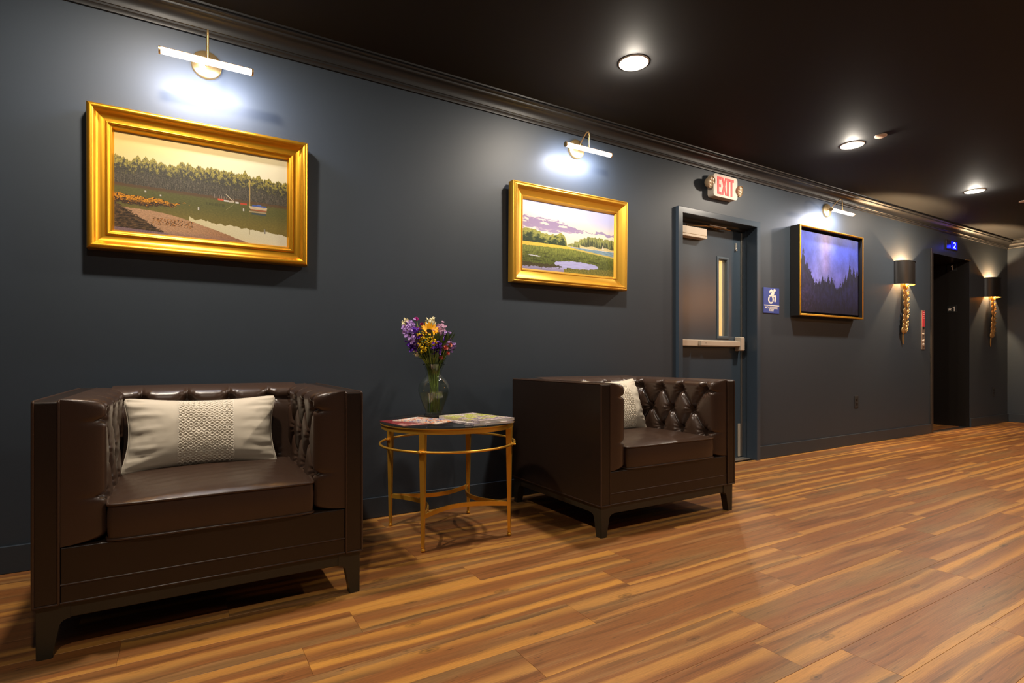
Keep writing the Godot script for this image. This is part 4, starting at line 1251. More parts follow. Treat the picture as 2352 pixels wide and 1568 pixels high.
func pad_height(u: float, v: float, lu: float, lv: float, th: float, segs: Array, buttons: Array, edges: Array) -> float:
	var e := 1.0
	for q in [[u, edges[0]], [lu - u, edges[1]], [v, edges[2]], [lv - v, edges[3]]]:
		if q[1] > 0 and q[0] < q[1]:
			var x: float = 1.0 - maxf(q[0], 0.0) / q[1]
			e *= pow(maxf(0.0, 1.0 - pow(x, 2.6)), 1.0 / 2.6)
	var ds := 1.0
	var P := Vector2(u, v)
	for s in segs:
		var a: Vector2 = s[0]; var d: Vector2 = s[1] - a
		var t := clampf((P - a).dot(d) / d.length_squared(), 0, 1)
		ds = minf(ds, (P - a - d * t).length() * (s[2] if s.size() > 2 else 1.0))
	var db := 1.0
	for b in buttons: db = minf(db, (P - b).length())
	var puff := 1.0 - pow(1.0 - minf(ds / 0.062, 1.0), 2.3)
	var h := th - 0.021 * (1.0 - puff) - 0.005 * exp(-pow(ds / 0.0045, 2.0)) - 0.034 * exp(-pow(db / 0.024, 2.0))
	# small gathers that radiate from each button
	if db < 0.07:
		for b in buttons:
			var q: Vector2 = P - b
			if q.length() < 0.07:
				h += 0.003 * sin(q.angle() * 12.0 + b.x * 40.0) * smoothstep(0.008, 0.02, q.length()) * (1.0 - smoothstep(0.025, 0.07, q.length()))
	return h * e

func button_mesh() -> ArrayMesh:
	var mb := MB.new()
	mb.lathe(PackedVector2Array([Vector2(0.0125, -0.004), Vector2(0.0125, 0.001), Vector2(0.009, 0.005), Vector2(0.004, 0.0065), Vector2(0, 0.0068)]), 14)
	return mb.mesh(M.leather)

func build_armchair(at: Vector3, W: float, label: String) -> void:
	var t := thing("armchair", at)
	tag(t, label, "armchair", "brown leather tufted armchairs")
	var D := 0.87; var hw := W / 2; var hz := D / 2
	var TOP := 0.782; var BOT := 0.160; var PT := 0.068; var PAD := 0.112
	# outer shell panels, piped at every edge
	for s in [-1, 1]:
		var sp := MB.new(); sp.box(Vector3(s * (hw - PT / 2), (TOP + BOT) / 2, 0.0), Vector3(PT, TOP - BOT, D), 0.009)
		var so := part("side_panel", sp, M.leather_flat, t)
		var pip := MB.new()
		for xx in [hw - 0.004, hw - PT + 0.004]:
			pip.tube(PackedVector3Array([Vector3(s * xx, BOT + 0.004, hz - 0.001), Vector3(s * xx, TOP - 0.006, hz - 0.001), Vector3(s * xx, TOP - 0.001, hz - 0.010), Vector3(s * xx, TOP - 0.001, -hz + 0.01)]), 0.0042, 7)
		pip.tube(PackedVector3Array([Vector3(s * (hw - PT + 0.003), BOT + 0.003, hz - 0.001), Vector3(s * (hw - 0.003), BOT + 0.003, hz - 0.001), Vector3(s * (hw - 0.001), BOT + 0.003, hz - 0.01), Vector3(s * (hw - 0.001), BOT + 0.003, -hz + 0.01)]), 0.0042, 7)
		part("piping", pip, M.leather, so)
	var bp := MB.new(); bp.box(Vector3(0, (TOP + BOT) / 2, -hz + PT / 2), Vector3(W - 2 * PT + 0.004, TOP - BOT, PT), 0.009)
	part("back_panel", bp, M.leather_flat, t)
	# arm pads
	var lu := D - PT - 0.002; var v0 := 0.335; var lv := TOP - v0 + 0.004
	var rows := [0.722 - v0, 0.597 - v0, 0.474 - v0]
	var bm := button_mesh()
	var zf := [0.079, 0.262, 0.428, 0.61]       # distance of the first row of buttons from the front
	var zm := [0.172, 0.345, 0.519]
	var segs := []; var btn := []
	for k in 4:
		btn.append(Vector2(zf[k], rows[0])); btn.append(Vector2(zf[k], rows[2]))
		segs.append([Vector2(zf[k], rows[0]), Vector2(zf[k], lv + 0.05), 1.6])
		segs.append([Vector2(zf[k], rows[2]), Vector2(zf[k] + 0.01, -0.05)])
	for k in 3:
		btn.append(Vector2(zm[k], rows[1]))
		for j in [k, k + 1]:
			segs.append([Vector2(zm[k], rows[1]), Vector2(zf[j], rows[0])])
			segs.append([Vector2(zm[k], rows[1]), Vector2(zf[j], rows[2])])
	segs.append([Vector2(zf[0], rows[0]), Vector2(-0.02, rows[0] - 0.012), 3.2]); segs.append([Vector2(zf[0], rows[2]), Vector2(-0.02, rows[2] + 0.002), 3.2])
	for s in [-1, 1]:
		var mb := MB.new()
		var xi := hw - PT
		var f := func(u: float, v: float, h: float) -> Vector3: return Vector3(s * (xi - h), v0 + v, hz - 0.004 - u)
		tufted(mb, lu, lv, PAD, segs, btn, [0.03, 0.0, 0.03, 0.04], f, Vector3.ZERO, Vector3(-s, 0, 0))
		var po := part("arm_pad", mb, M.leather, t)
		for b in btn:
			var h := pad_height(b.x, b.y, lu, lv, PAD, segs, btn, [0.03, 0.0, 0.03, 0.04])
			var bo := part_mesh("button", bm, po, f.call(b.x, b.y, h + 0.002))
			bo.rotation.z = s * PI / 2
	# back pad
	var bw := W - 2 * PT - 2 * PAD + 0.10
	var bx := [-0.26, -0.093, 0.072, 0.235]
	var sc := W / 1.0
	var bs := []; var bb := []
	for k in 4:
		var x: float = bx[k] * sc + bw / 2
		bb.append(Vector2(x, rows[0])); bb.append(Vector2(x, rows[2]))
		bs.append([Vector2(x, rows[0]), Vector2(x, lv + 0.05), 1.8]); bs.append([Vector2(x, rows[2]), Vector2(x, -0.05)])
	for k in 3:
		var x: float = (bx[k] + bx[k + 1]) * 0.5 * sc + bw / 2
		bb.append(Vector2(x, rows[1]))
		for j in [k, k + 1]:
			bs.append([Vector2(x, rows[1]), Vector2(bx[j] * sc + bw / 2, rows[0])])
			bs.append([Vector2(x, rows[1]), Vector2(bx[j] * sc + bw / 2, rows[2])])
	bs.append([Vector2(bx[0] * sc + bw / 2, rows[0]), Vector2(-0.02, rows[0] - 0.012)]); bs.append([Vector2(bx[3] * sc + bw / 2, rows[0]), Vector2(bw + 0.02, rows[0] - 0.012)])
	var BT := 0.205
	var bmb := MB.new()
	var fb := func(u: float, v: float, h: float) -> Vector3: return Vector3(u - bw / 2, v0 + v * 1.016, -hz + PT + h - 0.05 * (v / lv) * (h / BT))
	tufted(bmb, bw, lv, BT, bs, bb, [0.0, 0.0, 0.02, 0.055], fb, Vector3.ZERO, Vector3(0, 0, 1))
	var bpo := part("back_pad", bmb, M.leather, t)
	for b in bb:
		var h := pad_height(b.x, b.y, bw, lv, BT, bs, bb, [0.0, 0.0, 0.02, 0.055])
		var bo := part_mesh("button", bm, bpo, fb.call(b.x, b.y, h + 0.002))
		bo.rotation.x = PI / 2
	# front rail in two bands, seat deck behind it
	var iw := W - 2 * PT
	var fr := MB.new()
	fr.box(Vector3(0, 0.274, hz - 0.06), Vector3(iw + 0.004, 0.118, 0.112), 0.005)
	part("front_rail", fr, M.leather_flat, t)
	var fb2 := MB.new(); fb2.box(Vector3(0, 0.190, hz - 0.06), Vector3(iw + 0.004, 0.058, 0.114), 0.005)
	var lo := part("lower_band", fb2, M.leather_flat, t)
	var pp := MB.new()
	pp.tube(PackedVector3Array([Vector3(-iw / 2, 0.2185, hz - 0.006), Vector3(iw / 2, 0.2185, hz - 0.006)]), 0.004, 7)
	pp.tube(PackedVector3Array([Vector3(-iw / 2, 0.1635, hz - 0.004), Vector3(iw / 2, 0.1635, hz - 0.004)]), 0.004, 7)
	part("piping", pp, M.leather, lo)
	var dk := MB.new(); dk.box(Vector3(0, 0.25, -0.05), Vector3(iw, 0.16, D - 0.16), 0.006)
	part("seat_deck", dk, M.leather_flat, t)
	# boxed seat cushion with a crowned top, piped at both edges
	var cw := iw - 2 * PAD + 0.008; var cz0 := -hz + PT + BT - 0.06; var cz1 := hz + 0.004
	var cu := MB.new()
	var yb := 0.336; var yt := 0.447
	var N := 40
	for face in [0, 1]:
		var p := PackedVector3Array()
		for r in N + 1:
			for c in N + 1:
				var fx := float(c) / N * 2 - 1; var fz := float(r) / N * 2 - 1
				var ex := pow(absf(fx), 7.0); var ez := pow(absf(fz), 7.0)
				var cr := 0.030 * pow((1 - fx * fx), 0.55) * pow((1 - fz * fz), 0.45)
				var x := fx * cw / 2; var z := lerpf(cz0, cz1, (fz + 1) / 2)
				# rounded corners in plan
				var k := 1.0 - 0.035 * pow(absf(fx * fz), 6.0)
				var wr := 0.0012 * sin(x * 70.0 + sin(z * 31.0) * 2.0) * smoothstep(0.5, 0.95, absf(fz)) + 0.001 * sin(z * 90.0 + x * 22.0)
				if face == 0: p.append(Vector3(x * k, yt + cr + wr * (1 - ex) * (1 - ez), (z - (cz0 + cz1) / 2) * k + (cz0 + cz1) / 2))
				else: p.append(Vector3(x * k, yb - cr * 0.12, (z - (cz0 + cz1) / 2) * k + (cz0 + cz1) / 2))
		cu.grid(N + 1, N + 1, p, Vector3(0, 0.39, 0), PackedVector2Array(), false, false, Vector3.UP if face == 0 else Vector3.DOWN)
	var loop := []
	for e in 4:
		for k in N:
			var q := float(k) / N * 2 - 1
			var fx: float = [q, 1.0, -q, -1.0][e]; var fz: float = [-1.0, q, 1.0, -q][e]
			var k2 := 1.0 - 0.035 * pow(absf(fx * fz), 6.0)
			loop.append(Vector2(fx * cw / 2 * k2, fz * (cz1 - cz0) / 2 * k2))
	var sp2 := PackedVector3Array()
	for r in 6:
		var y := lerpf(yb, yt, r / 5.0)
		for q in loop:
			var o: Vector2 = q * (1.0 + 0.010 * sin(PI * r / 5.0))
			sp2.append(Vector3(o.x, y, o.y + (cz0 + cz1) / 2))
	cu.grid(6, loop.size(), sp2, Vector3(0, 0.39, (cz0 + cz1) / 2), PackedVector2Array(), true)
	var co := part("seat_cushion", cu, M.leather, t)
	var cp := MB.new()
	for y in [yb, yt]:
		var path := PackedVector3Array()
		for q in loop: path.append(Vector3(q.x * 1.004, y, q.y * 1.004 + (cz0 + cz1) / 2))
		cp.tube(path, 0.0048, 7, true)
	part("piping", cp, M.leather, co)
	# wooden plinth rails with bracketed tapering legs
	var bf := MB.new()
	for s in [-1, 1]:
		bf.box(Vector3(0, 0.137, s * (hz - 0.030)), Vector3(W - 0.03, 0.046, 0.036), 0.003)
		bf.box(Vector3(s * (hw - 0.030), 0.137, 0), Vector3(0.036, 0.046, D - 0.03), 0.003)
	part("base_rail", bf, M.leg, t)
	for sx in [-1, 1]:
		for sz in [-1, 1]:
			var lg := MB.new()
			for turn in 2:
				var pf := PackedVector2Array([Vector2(0.004, 0.0), Vector2(0.037, 0.0), Vector2(0.053, 0.082)])
				for k in 6:
					var an := PI / 2 * k / 5.0
					pf.append(Vector2(0.054 + 0.028 * (1 - cos(an)), 0.088 + 0.026 * sin(an)))
				pf.append_array([Vector2(0.082, 0.1585), Vector2(0.0, 0.1585)])
				var ct := Vector3(sx * (hw - 0.0095), 0, sz * (hz - 0.0095))
				if turn == 0: lg.prism(pf, 0.040, Transform3D(Basis(Vector3(-sx, 0, 0), Vector3.UP, Vector3(0, 0, -sz)), ct))
				else: lg.prism(pf, 0.040, Transform3D(Basis(Vector3(0, 0, -sz), Vector3.UP, Vector3(-sx, 0, 0)), ct))
			part("leg", lg, M.leg, t)

# ---------------------------------------------------------------- cushions
func pillow_point(u: float, v: float, s: float, W: float, H: float, T: float, q: FastNoiseLite, bumps: bool) -> Vector3:
	# u, v in -1..1; sides drawn in between pointed corners, folds near the short ends
	var x := u * W / 2 * (1.0 - 0.10 * (1.0 - v * v) * absf(u))
	var y := v * H / 2 * (1.0 - 0.14 * (1.0 - u * u) * absf(v))
	var cr := 1.0 - 0.045 * pow(absf(u * v), 9.0)
	x *= cr; y *= cr
	var body := pow(maxf(0.0, 1.0 - pow(absf(u), 2.6)), 0.62) * pow(maxf(0.0, 1.0 - pow(absf(v), 2.4)), 0.62)
	var z := T / 2 * body
	var endw := smoothstep(0.35, 0.9, absf(u)) * (1.0 - smoothstep(0.96, 1.0, absf(u))) * (1.0 - smoothstep(0.9, 1.0, absf(v)))
	z += 0.7 * endw * (0.009 * q.get_noise_2d(u * 40.0, v * 190.0) + 0.003 * sin(v * 17.0 + 4.0 * q.get_noise_2d(u * 60.0, v * 30.0 + 50.0)))
	z += 0.004 * q.get_noise_2d(u * 90.0 + 7.0, v * 60.0) * (1.0 - absf(u)) * (1 - v * v)
	return Vector3(x, y, s * (z + 0.004))

func build_cushion(at: Vector3, yaw: float, tilt: float, roll: float, seed_: int, label: String, H := 0.318) -> void:
	var t := thing("cushion", at)
	t.basis = Basis(Vector3.UP, yaw) * Basis(Vector3.RIGHT, -tilt) * Basis(Vector3(0, 0, 1), roll)
	tag(t, label, "cushion", "cream cushions on the armchairs")
	var W := 0.585; var T := 0.155
	var q := noise(0.02, seed_, 3)
	var mb := MB.new()
	var nu := 100; var nv := 64
	for s in [1.0, -1.0]:
		var p := PackedVector3Array()
		for j in nv + 1:
			for i in nu + 1:
				var u := sin((float(i) / nu - 0.5) * PI * 0.999); var v := sin((float(j) / nv - 0.5) * PI * 0.999)
				p.append(pillow_point(u, v, s, W, H, T, q, false))
		mb.grid(nv + 1, nu + 1, p, Vector3.ZERO, PackedVector2Array(), false, false, Vector3(0, 0, s))
	var edge := PackedVector3Array()
	for e in 4:
		for k in 30:
			var w := float(k) / 30 * 2 - 1
			edge.append(pillow_point([w, 1.0, -w, -1.0][e], [-1.0, w, 1.0, -w][e], 0.0, W, H, T, q, false))
	mb.tube(edge, 0.0042, 6, true)
	part("cover", mb, M.linen, t)
	# knitted centre panel: staggered raised loops
	var kn := MB.new()
	var pu := 250; var pv := 210
	var u0 := -0.335; var u1 := 0.395
	var pp := PackedVector3Array()
	for j in pv + 1:
		for i in pu + 1:
			var u := lerpf(u0, u1, float(i) / pu); var v := lerpf(-0.985, 0.985, float(j) / pv)
			var b := pillow_point(u, v, 1.0, W, H, T, q, true)
			var gx := (u - u0) / (u1 - u0) * 11.0; var gy := (v + 1.0) * 0.5 * 15.0
			var odd := int(floor(gy)) % 2
			var cx := fposmod(gx + 0.5 * odd, 1.0) - 0.5; var cy := fposmod(gy, 1.0) - 0.5
			var d := sqrt(cx * cx * 1.1 + cy * cy)
			var ringh := exp(-pow((d - 0.36) / 0.13, 2.0)) * 0.0042 - exp(-pow(d / 0.2, 2.0)) * 0.001
			ringh += 0.0008 * q.get_noise_2d(u * 900.0, v * 700.0)
			var edge2 := smoothstep(0.0, 0.03, (u - u0)) * smoothstep(0.0, 0.03, (u1 - u))
			pp.append(b + Vector3(0, 0, 0.0012 + ringh * edge2))
	kn.grid(pv + 1, pu + 1, pp, Vector3.ZERO, PackedVector2Array(), false, false, Vector3(0, 0, 1))
	part("knit_panel", kn, M.knit, t)

# ---------------------------------------------------------------- side table
const TC := Vector3(1.2, 0, 0.44)
const TH := 0.59

func build_table() -> void:
	var t := thing("side_table", TC)
	tag(t, "round gilt metal side table with dark glass top between the armchairs", "side table")
	var R := 0.352
	var gm := mat(Color(0.10, 0.11, 0.115, 0.38), 0.03); gm.transparency = BaseMaterial3D.TRANSPARENCY_ALPHA
	var gt := MB.new()
	gt.lathe(PackedVector2Array([Vector2(0, TH - 0.008), Vector2(R - 0.003, TH - 0.008), Vector2(R, TH - 0.005), Vector2(R, TH - 0.003), Vector2(R - 0.003, TH), Vector2(0, TH)]), 72)
	part("glass_top", gt, gm, t)
	var rm := MB.new()
	rm.lathe(PackedVector2Array([Vector2(R - 0.022, TH - 0.034), Vector2(R - 0.006, TH - 0.034), Vector2(R - 0.006, TH - 0.014), Vector2(R - 0.001, TH - 0.012), Vector2(R - 0.001, TH - 0.0085), Vector2(R - 0.022, TH - 0.0085), Vector2(R - 0.022, TH - 0.034)]), 72)
	part("rim", rm, M.table_gold, t)
	var ring := MB.new(); var path := PackedVector3Array()
	for k in 64: path.append(Vector3(0.352 * cos(TAU * k / 64), 0.473, 0.352 * sin(TAU * k / 64)))
	ring.tube(path, 0.0062, 8, true)
	part("ring_rail", ring, M.table_gold, t)
	for k in 4:
		var an := PI / 4 + PI / 2 * k + 0.0
		var d := Vector3(cos(an), 0, sin(an)); var r0 := 0.334
		var lg := MB.new()
		var bs := Basis(Vector3.UP, -an)
		# square section that tapers to the ball foot
		var lv := [[0.018, 0.0062], [0.16, 0.0085], [0.36, 0.0115], [TH - 0.03, 0.0145]]
		for i in 3:
			var a = lv[i]; var b = lv[i + 1]
			for s in 4:
				var c0 := Vector3([1, 1, -1, -1][s], 0, [-1, 1, 1, -1][s]); var c1 := Vector3([1, -1, -1, 1][s], 0, [1, 1, -1, -1][s])
				var nn := bs * ((c0 + c1).normalized())
				var bp := d * r0
				lg.flat4(bp + bs * (c0 * a[1]) + Vector3(0, a[0], 0), bp + bs * (c1 * a[1]) + Vector3(0, a[0], 0), bp + bs * (c1 * b[1]) + Vector3(0, b[0], 0), bp + bs * (c0 * b[1]) + Vector3(0, b[0], 0), nn)
		var lo := part("leg", lg, M.table_gold, t)
		var ft := MB.new()
		ft.lathe(PackedVector2Array([Vector2(0, 0), Vector2(0.008, 0.001), Vector2(0.0115, 0.007), Vector2(0.0105, 0.013), Vector2(0.007, 0.017), Vector2(0.009, 0.019), Vector2(0.009, 0.023), Vector2(0, 0.024)]), 14, Transform3D(Basis.IDENTITY, d * r0))
		part("ball_foot", ft, M.table_gold, lo)
		var cl := MB.new()
		cl.box(Vector3.ZERO, Vector3(0.030, 0.010, 0.046), 0.003, Transform3D(bs, d * (r0 + 0.012) + Vector3(0, 0.473, 0)))
		cl.blob(d * (r0 + 0.030) + Vector3(0, 0.473, 0), Vector3(0.006, 0.006, 0.006))
		part("clasp", cl, M.table_gold, lo)
		# low stretcher bowed in towards the middle
		var an2 := an + PI / 2
		var p0 := d * (r0 - 0.005); var p1 := Vector3(cos(an2), 0, sin(an2)) * (r0 - 0.005)
		var mid := (p0 + p1) * 0.5
		var pth := PackedVector3Array()
		for i in 21:
			var f := i / 20.0
			var q := p0.lerp(p1, f)
			q -= mid.normalized() * (0.10 * pow(sin(PI * f), 1.0))
			pth.append(q + Vector3(0, 0.165, 0))
		var sm := MB.new()
		var top := PackedVector3Array()
		# flat bar on edge, 22 mm high and 8 mm thick
		for i in 21:
			var tg := (pth[mini(i + 1, 20)] - pth[maxi(i - 1, 0)]).normalized()
			var sd := tg.cross(Vector3.UP).normalized()
			for c in [[-0.004, -0.011], [0.004, -0.011], [0.004, 0.011], [-0.004, 0.011]]:
				top.append(pth[i] + sd * c[0] + Vector3(0, c[1], 0))
		for i in 20:
			for c in 4:
				var A := top[i * 4 + c]; var B := top[i * 4 + (c + 1) % 4]; var C := top[(i + 1) * 4 + (c + 1) % 4]; var E2 := top[(i + 1) * 4 + c]
				sm.flat4(A, B, C, E2, ((A + B) * 0.5 - pth[i]).normalized())
		part("stretcher", sm, M.table_gold, t)

func build_magazines() -> void:
	var bright := [Vector3(236, 226, 216), Vector3(206, 112, 70), Vector3(232, 206, 180), Vector3(78, 78, 130), Vector3(230, 214, 200), Vector3(206, 112, 50), Vector3(236, 220, 206)]
	var right := [Vector3(206, 190, 186), Vector3(176, 178, 92), Vector3(190, 190, 90), Vector3(186, 184, 110), Vector3(206, 186, 178), Vector3(120, 112, 124), Vector3(190, 172, 172)]
	var low := [Vector3(206, 196, 196), Vector3(170, 150, 160), Vector3(226, 214, 208), Vector3(110, 100, 110)]
	var red := [Vector3(128, 44, 48), Vector3(120, 36, 42), Vector3(140, 54, 56), Vector3(190, 140, 130)]
	var defs := [
		["magazine", Vector3(1.285, TH, 0.60), 0.10, 0.235, 0.325, 0.010, low, "grey covered magazine under the green one at right of the glass table", 3],
		["magazine", Vector3(1.30, TH + 0.010, 0.57), 0.20, 0.225, 0.34, 0.011, right, "green and pink covered magazine lying on top of the right hand stack", 4],
		["booklet", Vector3(0.945, TH, 0.47), 0.12, 0.13, 0.27, 0.003, red, "thin red booklet lying flat on the left of the glass table", 5],
		["booklet", Vector3(1.065, TH + 0.003, 0.47), 0.5, 0.19, 0.28, 0.004, bright, "orange and white picture leaflet overlapping the red booklet near the vase", 6],
	]
	for q in defs:
		var t := thing(q[0], q[1], q[2])
		tag(t, q[7], "magazine" if q[0] == "magazine" else "booklet")
		var pg := MB.new(); pg.box(Vector3(0, q[5] / 2, 0), Vector3(q[3], q[5] - 0.0016, q[4]), 0.0008)
		part("pages", pg, M.paper, t)
		var cv := MB.new()
		cv.box(Vector3(-0.001, q[5] - 0.0006, 0), Vector3(q[3] + 0.003, 0.0012, q[4] + 0.003), 0.0004)
		cv.box(Vector3(-0.001, 0.0006, 0), Vector3(q[3] + 0.003, 0.0012, q[4] + 0.003), 0.0004)
		cv.box(Vector3(-q[3] / 2 - 0.0016, q[5] / 2, 0), Vector3(0.0014, q[5], q[4] + 0.003), 0.0004)
		var cm := mat(Color.WHITE, 0.3)
		cm.albedo_texture = tex(cover_image(q[8] * 11, q[6]))
		part("printed_cover", cv, cm, t)

# ---------------------------------------------------------------- vase of cut flowers
const VB := Vector3(1.205, 0.59, 0.235)

func build_vase() -> void:
	var out := [Vector2(0.050, 0.0), Vector2(0.0535, 0.003), Vector2(0.053, 0.010), Vector2(0.047, 0.020), Vector2(0.049, 0.030), Vector2(0.062, 0.062), Vector2(0.078, 0.105), Vector2(0.0865, 0.138), Vector2(0.087, 0.155), Vector2(0.082, 0.178), Vector2(0.066, 0.203), Vector2(0.049, 0.220), Vector2(0.0435, 0.232), Vector2(0.0455, 0.248), Vector2(0.052, 0.272), Vector2(0.062, 0.291)]
	var o3 := []
	for q in out: o3.append(Vector3(q.x, q.y, 0))
	var op := smooth_path(o3, 4)
	var prof := PackedVector2Array([Vector2(0, 0)])
	for q in op: prof.append(Vector2(q.x, q.y))
	prof.append(Vector2(0.0605, 0.2925))
	var inner := PackedVector2Array()
	for q in op:
		if q.y > 0.016: inner.append(Vector2(q.x - 0.0035, q.y))
	for k in range(inner.size() - 1, -1, -1): prof.append(inner[k])
	prof.append(Vector2(0.0, inner[0].y))
	var gm := mat(Color(0.92, 0.95, 0.92, 0.004), 0.0)
	gm.refraction_enabled = true; gm.refraction_scale = 0.05
	var mb := MB.new(); mb.lathe(prof, 56, Transform3D.IDENTITY, 0.0, TAU, 0.3)
	var o := part("glass_vase", mb, gm, self, VB)
	tag(o, "clear glass urn shaped vase holding the mixed bouquet on side table", "vase")
	var wm := mat(Color(0.86, 0.86, 0.76, 0.022), 0.0)
	wm.refraction_enabled = true; wm.refraction_scale = 0.033
	var wp := PackedVector2Array([Vector2(0, inner[0].y + 0.0006)])
	for q in inner:
		if q.y < 0.135: wp.append(Vector2(q.x - 0.0006, q.y + 0.0006))
	wp.append(Vector2(0, wp[wp.size() - 1].y))
	var wb := MB.new(); wb.lathe(wp, 48, Transform3D.IDENTITY, 0.0, TAU, 0.3)
	var wo := part("vase_water", wb, wm, self, VB)
	tag(wo, "clear water filling the lower half of the glass vase", "water")

# pixel of the bouquet crop -> offset from the vase axis (metres), y above the table top
func spot(px: float, py: float, z := 0.0) -> Vector3:
	return Vector3((px - 605.0) / 2560.0, 0.2925 + (738.0 - py) / 2560.0, z)

func stem_to(t: Node3D, head: Vector3, k: int, m: Material, r := 0.0022) -> void:
	var mb := MB.new()
	var q := RandomNumberGenerator.new(); q.seed = 400 + k
	var an := q.randf() * TAU; var rr := q.randf_range(0.004, 0.028)
	var foot := Vector3(cos(an) * rr, q.randf_range(0.022, 0.05), sin(an) * rr)
	var dirn := Vector3(head.x, 0, head.z)
	var nk := dirn.normalized() * minf(0.028, dirn.length() * 0.3) + Vector3(q.randf_range(-0.008, 0.008), 0.235, q.randf_range(-0.008, 0.008))
	var lip := nk + Vector3(dirn.x * 0.12, 0.05, dirn.z * 0.12)
	mb.tube(smooth_path([foot, Vector3(nk.x * 0.5 + foot.x * 0.4, 0.14, nk.z * 0.5 + foot.z * 0.4), nk, lip, head], 5), r, 6)
	part("stem", mb, m, t)

